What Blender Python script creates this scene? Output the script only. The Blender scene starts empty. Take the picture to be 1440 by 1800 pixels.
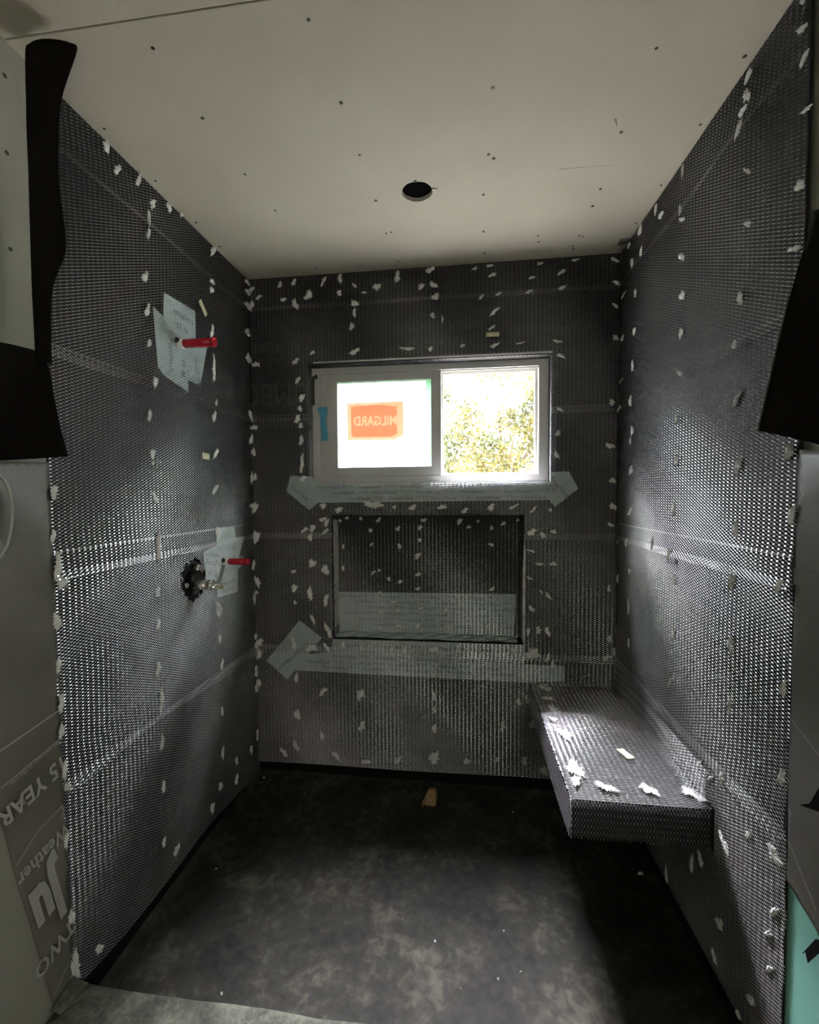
import bpy, bmesh, math, random
import numpy as np
from mathutils import Matrix, Vector

# ------------------------------------------------------------------ camera, world, light, exposure
C = bpy.context.scene.collection
scene = bpy.context.scene
cam_d = bpy.data.cameras.new('camera')
cam = bpy.data.objects.new('camera', cam_d)
C.objects.link(cam)
cam_d.sensor_fit = 'VERTICAL'
cam_d.sensor_height = 36.0
cam_d.sensor_width = 28.8
cam_d.lens = 16.007
cam_d.shift_x = 0.00657
cam_d.shift_y = 0.00123
cam_d.clip_start = 0.02
m = Matrix(((0.99187117, 0.00271349, 0.12721717),
            (0.12697469, 0.04415863, -0.99092252),
            (-0.0083066, 0.99902085, 0.04345513))).to_4x4()
m.translation = Vector((1.00438847, -2.09978873, 1.38045954))
cam.matrix_world = m
scene.camera = cam

world = bpy.data.worlds.new('overcast_sky')
scene.world = world
world.use_nodes = True
wn = world.node_tree
wn.nodes.clear()
w_out = wn.nodes.new('ShaderNodeOutputWorld')
w_bg = wn.nodes.new('ShaderNodeBackground')
w_tc = wn.nodes.new('ShaderNodeTexCoord')
w_sep = wn.nodes.new('ShaderNodeSeparateXYZ')
w_map = wn.nodes.new('ShaderNodeMapRange')
w_map.inputs['From Min'].default_value = 0.0
w_map.inputs['From Max'].default_value = 1.0
w_map.inputs['To Min'].default_value = 0.45
w_map.inputs['To Max'].default_value = 1.0
w_bg.inputs['Color'].default_value = (0.92, 0.91, 1.0, 1)
w_mul = wn.nodes.new('ShaderNodeMath')
w_mul.operation = 'MULTIPLY'
w_mul.inputs[1].default_value = 6.0
wn.links.new(w_tc.outputs['Generated'], w_sep.inputs[0])
wn.links.new(w_sep.outputs['Z'], w_map.inputs['Value'])
wn.links.new(w_map.outputs[0], w_mul.inputs[0])
wn.links.new(w_mul.outputs[0], w_bg.inputs['Strength'])
wn.links.new(w_bg.outputs[0], w_out.inputs[0])

# thin-cloud sun, high behind the window wall
sun_d = bpy.data.lights.new('hazy_sun', 'SUN')
sun_d.energy = 104.0
sun_d.angle = math.radians(44)
sun_d.color = (0.96, 0.87, 1.0)
sun = bpy.data.objects.new('hazy_sun', sun_d)
C.objects.link(sun)
_d = Vector((-0.04, -0.50, -0.86)).normalized()
sun.rotation_euler = _d.to_track_quat('-Z', 'Y').to_euler()

# added fill, standing in for unseen light of the room behind the camera
rl_d = bpy.data.lights.new('room_fill_light', 'AREA')
rl_d.shape = 'RECTANGLE'
rl_d.size = 0.6
rl_d.size_y = 1.2
rl_d.energy = 5.8
rl_d.color = (1.0, 0.97, 0.86)
rl = bpy.data.objects.new('room_fill_light', rl_d)
C.objects.link(rl)
rl.location = (1.55, -3.0, 1.45)
rl.rotation_euler = Vector((-0.93, 0.37, 0.0)).to_track_quat('-Z', 'Z').to_euler()

vs = scene.view_settings
vs.view_transform = 'Standard'
vs.look = 'None'
vs.gamma = 1.0
vs.use_curve_mapping = False
vs.exposure = 1.4
scene.cycles.use_denoising = True
scene.cycles.max_bounces = 8
scene.cycles.sample_clamp_indirect = 6.0

random.seed(7)
rng = np.random.default_rng(11)
W, H = 1.6895, 2.40
LA, RA = 0.0078, -0.0082

# ------------------------------------------------------------------ helpers
class Frame:
    """flat local frame on a surface: origin, u axis, v axis, outward normal n"""
    def __init__(s, o, u, v, n):
        s.o, s.u, s.v, s.n = [np.array(a, float) for a in (o, u, v, n)]
        s.u /= np.linalg.norm(s.u); s.v /= np.linalg.norm(s.v); s.n /= np.linalg.norm(s.n)
    def p(s, u, v, n=0.0):
        return s.o + np.multiply.outer(np.asarray(u, float), s.u) + np.multiply.outer(np.asarray(v, float), s.v) + np.multiply.outer(np.asarray(n, float), s.n)
    def mat(s, u, v, n=0.0, ang=0.0):
        c, si = math.cos(ang), math.sin(ang)
        a = s.u * c + s.v * si; b = -s.u * si + s.v * c
        M = Matrix((tuple(a) , tuple(b), tuple(s.n))).transposed().to_4x4()
        M.translation = Vector(s.p(u, v, n))
        return M

FL = Frame((0, 0, 0), (-LA, -1, 0), (0, 0, 1), (1, -LA, 0))
FR = Frame((W, 0, 0), (-RA, -1, 0), (0, 0, 1), (-1, RA, 0))
FB = Frame((0, 0, 0), (1, 0, 0), (0, 0, 1), (0, -1, 0))
FN = Frame((0, 0.0885, 0), (1, 0, 0), (0, 0, 1), (0, -1, 0))

def tag(o, label=None, cat=None, group=None, kind=None):
    if label: o['label'] = label
    if cat: o['category'] = cat
    if group: o['group'] = group
    if kind: o['kind'] = kind
    return o

def link(name, me, mat=None, parent=None, smooth=False):
    o = bpy.data.objects.new(name, me)
    C.objects.link(o)
    if mat is not None and len(me.materials) == 0: me.materials.append(mat)
    if parent is not None: o.parent = parent
    if smooth:
        me.polygons.foreach_set('use_smooth', [True] * len(me.polygons))
    return o

def py_mesh(name, verts, faces):
    me = bpy.data.meshes.new(name)
    me.from_pydata([tuple(v) for v in verts], [], faces)
    me.update()
    return me

def quads_mesh(name, V, Q):
    """V (n,3), Q (m,4) arrays -> mesh, fast"""
    me = bpy.data.meshes.new(name)
    V = np.ascontiguousarray(V, dtype=np.float32); Q = np.ascontiguousarray(Q, dtype=np.int32)
    me.vertices.add(len(V)); me.vertices.foreach_set('co', V.ravel())
    me.loops.add(Q.size); me.loops.foreach_set('vertex_index', Q.ravel())
    me.polygons.add(len(Q)); me.polygons.foreach_set('loop_start', np.arange(0, Q.size, 4, dtype=np.int32))
    me.update(calc_edges=True)
    return me

def bm_box(bm, x0, y0, z0, x1, y1, z1):
    vs_ = [bm.verts.new(p) for p in ((x0,y0,z0),(x1,y0,z0),(x1,y1,z0),(x0,y1,z0),(x0,y0,z1),(x1,y0,z1),(x1,y1,z1),(x0,y1,z1))]
    for f in ((3,2,1,0),(4,5,6,7),(0,1,5,4),(1,2,6,5),(2,3,7,6),(3,0,4,7)):
        bm.faces.new([vs_[i] for i in f])

def bm_done(name, bm, mat, parent=None, smooth=False, bevel=0.0):
    if bevel:
        bmesh.ops.bevel(bm, geom=list(bm.edges), offset=bevel, segments=2, affect='EDGES')
    bmesh.ops.recalc_face_normals(bm, faces=list(bm.faces))
    me = bpy.data.meshes.new(name)
    bm.to_mesh(me); bm.free()
    return link(name, me, mat, parent, smooth)

def boxes(name, lst, mat, parent=None, bevel=0.0):
    bm = bmesh.new()
    for b in lst: bm_box(bm, *b)
    return bm_done(name, bm, mat, parent, bevel=bevel)

def cyl(name, p0, p1, r0, r1, mat, parent=None, seg=24, hollow=0.0):
    """solid or open tube from p0 to p1"""
    p0, p1 = Vector(p0), Vector(p1)
    ax = (p1 - p0).normalized()
    a = ax.orthogonal().normalized(); b = ax.cross(a)
    bm = bmesh.new()
    def ring(p, r):
        return [bm.verts.new(p + (a * math.cos(2*math.pi*i/seg) + b * math.sin(2*math.pi*i/seg)) * r) for i in range(seg)]
    R0, R1 = ring(p0, r0), ring(p1, r1)
    def band(A, B):
        for i in range(seg):
            f = bm.faces.new((A[i], A[(i+1) % seg], B[(i+1) % seg], B[i])); f.smooth = True
    band(R0, R1)
    bm.faces.new(R0[::-1])
    if hollow:
        R2 = ring(p1, r1 * hollow); R3 = ring(p1 - ax * 0.02, r1 * hollow)
        for i in range(seg):
            bm.faces.new((R1[i], R1[(i+1) % seg], R2[(i+1) % seg], R2[i]))
        band(R2, R3)
        bm.faces.new(R3)
    else:
        bm.faces.new(R1)
    bmesh.ops.recalc_face_normals(bm, faces=list(bm.faces))
    me = bpy.data.meshes.new(name); bm.to_mesh(me); bm.free()
    return link(name, me, mat, parent)

def empty(name, loc=(0, 0, 0)):
    o = bpy.data.objects.new(name, None); C.objects.link(o); o.location = loc
    o.empty_display_size = 0.05
    return o

def sheet(name, F, poly, n0, th, mat, parent=None):
    """thin flat patch: polygon (mm) in a frame, raised n0 with thickness th"""
    n = len(poly)
    u = np.array([p[0] for p in poly]) / 1000; v = np.array([p[1] for p in poly]) / 1000
    A = F.p(u, v, np.full(n, n0)); B = F.p(u, v, np.full(n, n0 + th))
    V = list(A) + list(B)
    faces = [list(range(n)), list(range(2*n-1, n-1, -1))] + [[i, i+n, (i+1) % n + n, (i+1) % n] for i in range(n)]
    me = py_mesh(name, V, faces)
    bm = bmesh.new(); bm.from_mesh(me); bmesh.ops.recalc_face_normals(bm, faces=list(bm.faces)); bm.to_mesh(me); bm.free()
    return link(name, me, mat, parent)

def grid_sheet(name, rows, mat, parent=None, th=0.002, wav=0.0, sub=3, seed=0):
    """rows of 3-D points (mm) -> smooth draped sheet with thickness"""
    P = np.array(rows, float) / 1000.0            # (r, c, 3)
    def refine(P, k, axis):
        n = P.shape[axis]; t = np.linspace(0, n - 1, (n - 1) * k + 1)
        i = np.clip(np.floor(t).astype(int), 0, n - 2); f = t - i
        P = np.moveaxis(P, axis, 0)
        # catmull-rom
        g = lambda j: P[np.clip(j, 0, n - 1)]
        f = f[:, None, None]
        out = 0.5 * (2*g(i) + (g(i+1) - g(i-1))*f + (2*g(i-1) - 5*g(i) + 4*g(i+1) - g(i+2))*f**2 + (-g(i-1) + 3*g(i) - 3*g(i+1) + g(i+2))*f**3)
        return np.moveaxis(out, 0, axis)
    P = refine(refine(P, sub, 0), sub if P.shape[1] > 2 else 8, 1)
    r, c, _ = P.shape
    if wav:
        j = np.arange(c) / (c - 1); i = np.arange(r)[:, None]
        P[:, :, 1] -= wav * np.sin(math.pi * j)[None] * (1 + 0.5 * np.sin(i * 0.7 + seed))
    me = py_mesh(name, P.reshape(-1, 3), [(a*c+b, a*c+b+1, (a+1)*c+b+1, (a+1)*c+b) for a in range(r-1) for b in range(c-1)])
    o = link(name, me, mat, parent, smooth=True)
    md = o.modifiers.new('thickness', 'SOLIDIFY'); md.thickness = th; md.offset = 0
    return o

# ------------------------------------------------------------------ materials
def new_mat(name):
    mt = bpy.data.materials.new(name); mt.use_nodes = True
    nt = mt.node_tree
    return mt, nt, nt.nodes['Principled BSDF']

def mat(name, col, rough=0.6, metal=0.0, var=0.0, vscale=20, bump=0.0, bscale=60, spec=0.5, col2=None, detail=4, lo=0.35, hi=0.65, dist=0.002):
    mt, nt, b = new_mat(name)
    b.inputs['Roughness'].default_value = rough
    b.inputs['Metallic'].default_value = metal
    b.inputs['Specular IOR Level'].default_value = spec
    tc = nt.nodes.new('ShaderNodeTexCoord')
    if var or col2:
        nz = nt.nodes.new('ShaderNodeTexNoise'); nz.inputs['Scale'].default_value = vscale; nz.inputs['Detail'].default_value = detail
        nt.links.new(tc.outputs['Object'], nz.inputs['Vector'])
        rp = nt.nodes.new('ShaderNodeValToRGB')
        rp.color_ramp.elements[0].position = lo; rp.color_ramp.elements[1].position = hi
        c1 = col; c2 = col2 or tuple(min(1, c * (1 + var)) for c in col)
        if col2 is None: c1 = tuple(c * (1 - var) for c in col)
        rp.color_ramp.elements[0].color = (*c1, 1); rp.color_ramp.elements[1].color = (*c2, 1)
        nt.links.new(nz.outputs[0], rp.inputs[0]); nt.links.new(rp.outputs[0], b.inputs['Base Color'])
    else:
        b.inputs['Base Color'].default_value = (*col, 1)
    if bump:
        n2 = nt.nodes.new('ShaderNodeTexNoise'); n2.inputs['Scale'].default_value = bscale; n2.inputs['Detail'].default_value = 5
        nt.links.new(tc.outputs['Object'], n2.inputs['Vector'])
        bp = nt.nodes.new('ShaderNodeBump'); bp.inputs['Strength'].default_value = bump; bp.inputs['Distance'].default_value = dist
        nt.links.new(n2.outputs[0], bp.inputs['Height']); nt.links.new(bp.outputs[0], b.inputs['Normal'])
    return mt

M = {}
M['drywall'] = mat('grey_green_drywall', (0.50, 0.472, 0.378), 0.85, var=0.05, vscale=3, bump=0.15, bscale=180)
M['shaded_drywall'] = mat('shade_toned_drywall', (0.25, 0.25, 0.205), 0.85, var=0.06, vscale=3, bump=0.15, bscale=160)  # the ceiling's drywall again, darkened: the walls' dimmer light is in the colour
M['grey_tape'] = mat('grey_jamb_tape', (0.62, 0.62, 0.57), 0.6, var=0.3, vscale=40, bump=0.4, bscale=60)
M['teal_board'] = mat('teal_moisture_board', (0.20, 0.47, 0.38), 0.8, var=0.06, vscale=6, bump=0.1, bscale=150)
M['lath'] = mat('galvanised_steel', (0.86, 0.85, 0.88), 0.29, metal=0.93, var=0.10, vscale=14)
M['lath_dark'] = mat('galvanised_steel_dull', (0.36, 0.37, 0.37), 0.42, metal=1.0, var=0.16, vscale=14)
M['membrane'] = mat('black_building_paper', (0.010, 0.0115, 0.0105), 0.62, var=0.3, vscale=7, bump=0.25, bscale=14, spec=0.35, dist=0.006)
M['strip'] = mat('black_rubber_membrane', (0.006, 0.007, 0.007), 0.8, spec=0.15, bump=0.2, bscale=30)
M['felt'] = mat('black_felt', (0.008, 0.007, 0.006), 0.95, spec=0.1, bump=0.4, bscale=120)
M['paper'] = mat('grey_black_paper', (0.15, 0.145, 0.12), 0.42, var=0.18, vscale=4, bump=0.5, bscale=9, dist=0.008, spec=0.4)
M['tape'] = mat('pale_blue_grey_flashing_tape', (0.46, 0.56, 0.54), 0.55, var=0.10, vscale=11, bump=0.35, bscale=26, dist=0.003)
M['ink'] = mat('blue_black_ink', (0.055, 0.075, 0.12), 0.7)
M['faint_ink'] = mat('faint_grey_ink', (0.055, 0.058, 0.052), 0.8)
M['pale_ink'] = mat('pale_grey_ink', (0.36, 0.36, 0.32), 0.7)
M['dab'] = mat('white_sealant', (0.90, 0.92, 0.87), 0.75, var=0.12, vscale=90, bump=0.6, bscale=140)
M['vinyl'] = mat('white_vinyl', (0.60, 0.60, 0.56), 0.4, var=0.03, vscale=5)
M['red'] = mat('red_plastic_pipe', (0.50, 0.008, 0.03), 0.35, spec=0.5)
M['chrome'] = mat('bright_brass_chrome', (0.88, 0.87, 0.82), 0.2, metal=0.75, bump=0.1, bscale=60)
M['black'] = mat('black_plastic', (0.012, 0.012, 0.012), 0.4)
M['label'] = mat('pale_yellow_label', (0.62, 0.60, 0.38), 0.7, var=0.25, vscale=160)
M['blue_tape'] = mat('blue_masking_tape', (0.10, 0.42, 0.58), 0.6, var=0.15, vscale=40)
M['wood'] = mat('raw_wood', (0.42, 0.27, 0.13), 0.75, var=0.2, vscale=60, bump=0.4, bscale=90)
M['hole'] = mat('dark_cavity', (0.004, 0.004, 0.004), 1.0, spec=0.0)
M['screw'] = mat('dark_screw_head', (0.03, 0.028, 0.022), 0.6)
M['concrete'] = mat('outdoor_concrete', (0.30, 0.29, 0.26), 0.9, var=0.1, vscale=2)
M['bark'] = mat('bark', (0.16, 0.12, 0.08), 0.9, var=0.3, vscale=12)
M['stucco'] = mat('house_stucco', (0.5, 0.49, 0.45), 0.9, bump=0.3, bscale=90)
M['subfloor'] = mat('room_plywood_floor', (0.12, 0.10, 0.07), 0.8, var=0.15, vscale=5)

def leaf_mat():
    mt, nt, b = new_mat('sunlit_leaf')
    b.inputs['Base Color'].default_value = (0.04,0.05,0.012,1); b.inputs['Roughness'].default_value = 0.5
    tr = nt.nodes.new('ShaderNodeBsdfTranslucent'); tr.inputs['Color'].default_value = (0.55, 0.58, 0.12, 1)
    oi = nt.nodes.new('ShaderNodeTexNoise'); oi.inputs['Scale'].default_value = 2.2
    tc = nt.nodes.new('ShaderNodeTexCoord'); nt.links.new(tc.outputs['Object'], oi.inputs['Vector'])
    rp = nt.nodes.new('ShaderNodeValToRGB'); rp.color_ramp.elements[0].position = 0.4; rp.color_ramp.elements[1].position = 0.6
    rp.color_ramp.elements[0].color = (0.05, 0.06, 0.020, 1); rp.color_ramp.elements[1].color = (0.14, 0.125, 0.035, 1)
    nt.links.new(oi.outputs[0], rp.inputs[0]); nt.links.new(rp.outputs[0], b.inputs['Base Color']); nt.links.new(rp.outputs[0], tr.inputs['Color'])
    mx = nt.nodes.new('ShaderNodeMixShader'); mx.inputs[0].default_value = 0.5
    out = nt.nodes['Material Output']
    nt.links.new(b.outputs[0], mx.inputs[1]); nt.links.new(tr.outputs[0], mx.inputs[2]); nt.links.new(mx.outputs[0], out.inputs[0])
    return mt
M['leaf'] = leaf_mat()

def mix_mat(name, trans_col, diff_col, fac, clear=(1, 1, 1)):
    """translucent sheet that also passes some clear light"""
    mt = bpy.data.materials.new(name); mt.use_nodes = True
    nt = mt.node_tree; nt.nodes.clear()
    out = nt.nodes.new('ShaderNodeOutputMaterial')
    a = nt.nodes.new('ShaderNodeBsdfTranslucent'); a.inputs['Color'].default_value = (*trans_col, 1)
    d = nt.nodes.new('ShaderNodeBsdfDiffuse'); d.inputs['Color'].default_value = (*diff_col, 1)
    t = nt.nodes.new('ShaderNodeBsdfTransparent'); t.inputs['Color'].default_value = (*clear, 1)
    m1 = nt.nodes.new('ShaderNodeMixShader'); m1.inputs[0].default_value = 0.2
    m2 = nt.nodes.new('ShaderNodeMixShader'); m2.inputs[0].default_value = fac
    nt.links.new(a.outputs[0], m1.inputs[1]); nt.links.new(d.outputs[0], m1.inputs[2])
    nt.links.new(m1.outputs[0], m2.inputs[1]); nt.links.new(t.outputs[0], m2.inputs[2])
    nt.links.new(m2.outputs[0], out.inputs[0])
    return mt
M['frosted'] = mix_mat('frosted_glass', (0.70, 0.78, 0.72), (0.5, 0.6, 0.5), 0.05)
M['film'] = mix_mat('white_protective_film', (0.93, 0.95, 0.96), (0.8, 0.8, 0.8), 0.05)
def filter_mat(name, col):
    mt = bpy.data.materials.new(name); mt.use_nodes = True
    nt = mt.node_tree; nt.nodes.clear()
    out = nt.nodes.new('ShaderNodeOutputMaterial'); t = nt.nodes.new('ShaderNodeBsdfTransparent'); t.inputs['Color'].default_value = (*col, 1)
    nt.links.new(t.outputs[0], out.inputs[0]); return mt
M['sticker'] = filter_mat('red_translucent_ink', (0.92, 0.45, 0.36))
M['sticker_edge'] = filter_mat('tan_translucent_sticker', (0.36, 0.26, 0.20))
M['green_tint'] = filter_mat('green_tint_filter', (0.26, 0.36, 0.28))

def glass_mat():
    mt = bpy.data.materials.new('clear_window_glass'); mt.use_nodes = True
    nt = mt.node_tree; nt.nodes.clear()
    out = nt.nodes.new('ShaderNodeOutputMaterial')
    t = nt.nodes.new('ShaderNodeBsdfTransparent'); t.inputs['Color'].default_value = (0.95, 0.98, 0.96, 1)
    g = nt.nodes.new('ShaderNodeBsdfGlossy'); g.inputs['Roughness'].default_value = 0.02
    lw = nt.nodes.new('ShaderNodeLayerWeight'); lw.inputs['Blend'].default_value = 0.5
    fr = nt.nodes.new('ShaderNodeMath'); fr.operation = 'POWER'; fr.inputs[1].default_value = 5.0
    nt.links.new(lw.outputs['Facing'], fr.inputs[0])
    mx = nt.nodes.new('ShaderNodeMixShader')
    nt.links.new(fr.outputs[0], mx.inputs[0]); nt.links.new(t.outputs[0], mx.inputs[1]); nt.links.new(g.outputs[0], mx.inputs[2])
    nt.links.new(mx.outputs[0], out.inputs[0])
    return mt
M['glass'] = glass_mat()

def floor_mat(name, dark, mid, light, sc, t1, t2):
    """black liner with worn, dusty blotches and fine scuffs"""
    mt, nt, b = new_mat(name)
    tc = nt.nodes.new('ShaderNodeTexCoord')
    n1 = nt.nodes.new('ShaderNodeTexNoise'); n1.inputs['Scale'].default_value = sc; n1.inputs['Detail'].default_value = 8; n1.inputs['Roughness'].default_value = 0.70
    n2 = nt.nodes.new('ShaderNodeTexNoise'); n2.inputs['Scale'].default_value = sc * 7; n2.inputs['Detail'].default_value = 6; n2.inputs['Distortion'].default_value = 0.6
    for n in (n1, n2): nt.links.new(tc.outputs['Object'], n.inputs['Vector'])
    mx = nt.nodes.new('ShaderNodeMath'); mx.operation = 'MULTIPLY_ADD'; mx.inputs[1].default_value = 0.45
    nt.links.new(n2.outputs[0], mx.inputs[0]); nt.links.new(n1.outputs[0], mx.inputs[2])
    rp = nt.nodes.new('ShaderNodeValToRGB')
    e = rp.color_ramp.elements
    e[0].position = t1; e[0].color = (*dark, 1); e[1].position = t2; e[1].color = (*light, 1)
    k = e.new((t1 + t2) / 2); k.color = (*mid, 1)
    nt.links.new(mx.outputs[0], rp.inputs[0]); nt.links.new(rp.outputs[0], b.inputs['Base Color'])
    bp = nt.nodes.new('ShaderNodeBump'); bp.inputs['Strength'].default_value = 0.6; bp.inputs['Distance'].default_value = 0.006
    nt.links.new(mx.outputs[0], bp.inputs['Height']); nt.links.new(bp.outputs[0], b.inputs['Normal'])
    b.inputs['Roughness'].default_value = 0.72; b.inputs['Specular IOR Level'].default_value = 0.3
    return mt
M['floor'] = floor_mat('dusty_black_floor_liner', (0.007, 0.007, 0.006), (0.026, 0.025, 0.019), (0.088, 0.084, 0.060), 4.2, 0.56, 0.96)
M['curb'] = floor_mat('scuffed_grey_curb_liner', (0.024, 0.028, 0.020), (0.062, 0.068, 0.050), (0.13, 0.14, 0.105), 10.0, 0.50, 0.90)

# ------------------------------------------------------------------ the setting
TH = 0.14          # outside wall thickness
WX0, WX1, WZ0, WZ1 = 0.288, 1.402, 1.428, 1.988       # window opening
NX0, NX1, NZ0, NZ1 = 0.396, 1.286, 0.690, 1.280       # wall niche

def struct(o): o['kind'] = 'structure'; return o

# back wall in one piece, with the window cut through and the niche recessed
bm = bmesh.new()
xs = [-0.12, NX0, NX1, W + 0.12]
def bx(*a): bm_box(bm, *a)
bx(-0.12, 0.095, -0.02, W + 0.12, TH, WZ0)                 # outer skin under the window
bx(-0.12, 0.003, WZ0, WX0, TH, WZ1); bx(WX1, 0.003, WZ0, W + 0.12, TH, WZ1)
bx(-0.12, 0.003, WZ1, W + 0.12, TH, H)
bx(-0.12, 0.003, NZ1, W + 0.12, 0.095, WZ0)
bx(-0.12, 0.003, -0.02, W + 0.12, 0.095, NZ0)
bx(-0.12, 0.003, NZ0, NX0, 0.095, NZ1); bx(NX1, 0.003, NZ0, W + 0.12, 0.095, NZ1)
wall_back = struct(bm_done('wall_back', bm, M['membrane']))
# side walls: drywall, they run on past the alcove to the camera's room
wall_left = struct(boxes('wall_left', [(-0.12, -4.3, -0.02, -0.004, -1.100, H), (-0.12, -1.100, -0.02, -0.016, TH, H)], M['shaded_drywall']))
wall_right = struct(boxes('wall_right', [(W + 0.015, -4.3, -0.02, W + 0.12, TH, H)], M['shaded_drywall']))
wall_front = struct(boxes('wall_front', [(-0.12, -4.42, -0.02, W + 0.12, -4.3, H)], M['shaded_drywall']))
# bathroom floor outside the curb, alcove floor
floor = struct(boxes('floor', [(-0.12, -4.3, -0.12, W + 0.12, TH, -0.02)], M['subfloor']))
# ceiling: two drywall boards with an open joint, a round cut-out for a lamp
def ceiling():
    root = struct(boxes('ceiling', [(-0.12, -4.42, H + 0.10, W + 0.12, TH, H + 0.16)], M['hole']))
    hx, hy, hr = 0.8595, -0.518, 0.0515
    bm = bmesh.new()
    S = 40
    x0, x1, y0, y1 = -0.12, W + 0.12, -1.156, TH
    ang = [2 * math.pi * i / S for i in range(S)]
    def outer(a):
        c, s = math.cos(a), math.sin(a); t = 1e9
        if c > 1e-9: t = min(t, (x1 - hx) / c)
        if c < -1e-9: t = min(t, (x0 - hx) / c)
        if s > 1e-9: t = min(t, (y1 - hy) / s)
        if s < -1e-9: t = min(t, (y0 - hy) / s)
        return hx + c * t, hy + s * t
    for a in [math.atan2(y - hy, x - hx) for x in (x0, x1) for y in (y0, y1)]:
        ang.append(a % (2 * math.pi))
    ang = sorted(ang); n = len(ang)
    rr = [hr * (1 + 0.012 * math.sin(5 * a) + 0.008 * math.sin(11 * a)) for a in ang]
    lo_i = [bm.verts.new((hx + r * math.cos(a), hy + r * math.sin(a), H)) for a, r in zip(ang, rr)]
    hi_i = [bm.verts.new((hx + r * math.cos(a), hy + r * math.sin(a), H + 0.013)) for a, r in zip(ang, rr)]
    lo_o = [bm.verts.new((*outer(a), H)) for a in ang]
    hi_o = [bm.verts.new((*outer(a), H + 0.013)) for a in ang]
    for i in range(n):
        j = (i + 1) % n
        bm.faces.new((lo_i[i], lo_o[i], lo_o[j], lo_i[j])); bm.faces.new((hi_i[i], hi_i[j], hi_o[j], hi_o[i]))
        bm.faces.new((lo_i[i], lo_i[j], hi_i[j], hi_i[i])); bm.faces.new((lo_o[i], hi_o[i], hi_o[j], lo_o[j]))
    b1 = bm_done('ceiling_board', bm, M['drywall'], root)
    b2 = boxes('ceiling_board', [(-0.12, -4.42, H + 0.0015, W + 0.12, -1.159, H + 0.0145)], M['drywall'], root)
    # paper burr hanging at the cut-out
    cyl('torn_paper_edge', (hx + 0.05, hy - 0.012, H - 0.001), (hx + 0.071, hy - 0.010, H - 0.003), 0.0016, 0.0005, M['screw'], b1, 6)
    boxes('torn_paper_edge', [(hx - 0.006, hy - 0.058, H - 0.002, hx + 0.004, hy - 0.049, H + 0.001)], M['screw'], b1)
    # lamp can rim inside the cut-out
    cyl('lamp_can', (hx, hy, H + 0.016), (hx, hy, H + 0.09), 0.057, 0.057, M['hole'], root, 32)
    # sunk screws
    sc = [(310,-1097),(682,-1109),(313,-901),(24,-905),(697,-897),(1087,-887),(1453,-940),(1668,-891),(1668,-691),(1458,-693),(704,-711),(325,-680),(1089,-659),(1106,-640),(24,-691),(345,-489),(1083,-473),(713,-494),(24,-462),(1473,-447),(1473,-355),(1668,-439),(1094,-249),(716,-291),(737,-296),(1310,-190),(1475,-166),(24,-296),(361,-65),(733,-72),(1106,-85),(1474,-69),(1320,-143),(1668,-222),(1489,-158),(1466,-90)]
    b = bmesh.new(); bmesh.ops.create_cone(b, cap_ends=True, segments=10, radius1=0.0052, radius2=0.004, depth=0.0012)
    me = bpy.data.meshes.new('screw'); b.to_mesh(me); b.free(); me.materials.append(M['screw'])
    for i, (x, y) in enumerate(sc):
        o = bpy.data.objects.new('screw', me); C.objects.link(o); o.parent = b1
        o.location = (x / 1000, y / 1000, H - 0.0005)
        s = random.uniform(0.75, 1.15); o.scale = (s, s, 1)
    # pencil line and rub marks
    bm = bmesh.new()
    for (xa, ya, xb, yb, w_) in [(1.314, -0.564, 1.493, -0.559, 0.0013), (1.425, -0.745, 1.440, -0.715, 0.0030)]:
        d = Vector((xb - xa, yb - ya, 0)).normalized(); nrm = Vector((-d.y, d.x, 0)) * w_
        pts = [Vector((xa, ya, 0)) + nrm, Vector((xa, ya, 0)) - nrm, Vector((xb, yb, 0)) - nrm * 0.3, Vector((xb, yb, 0)) + nrm * 0.3]
        lo = [bm.verts.new((p.x, p.y, H - 0.0004)) for p in pts]
        bm.faces.new(lo)
    tagp = bm_done('pencil_mark', bm, mat('pencil_grey', (0.20, 0.19, 0.16), 0.8), b1)
    return root
ceiling_o = ceiling()
# screws in the drywall left of the alcove
b = bmesh.new(); bmesh.ops.create_cone(b, cap_ends=True, segments=10, radius1=0.005, radius2=0.004, depth=0.0012)
me_s = bpy.data.meshes.new('screw'); b.to_mesh(me_s); b.free(); me_s.materials.append(M['screw'])
for (u, v) in [(1132, 2320), (1135, 2151), (1137, 1939)]:
    o = bpy.data.objects.new('screw', me_s); C.objects.link(o); o.parent = wall_left
    o.location = (-0.0035, -u / 1000 - 0.03, v / 1000); o.rotation_euler = (0, math.pi / 2, 0)

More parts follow.
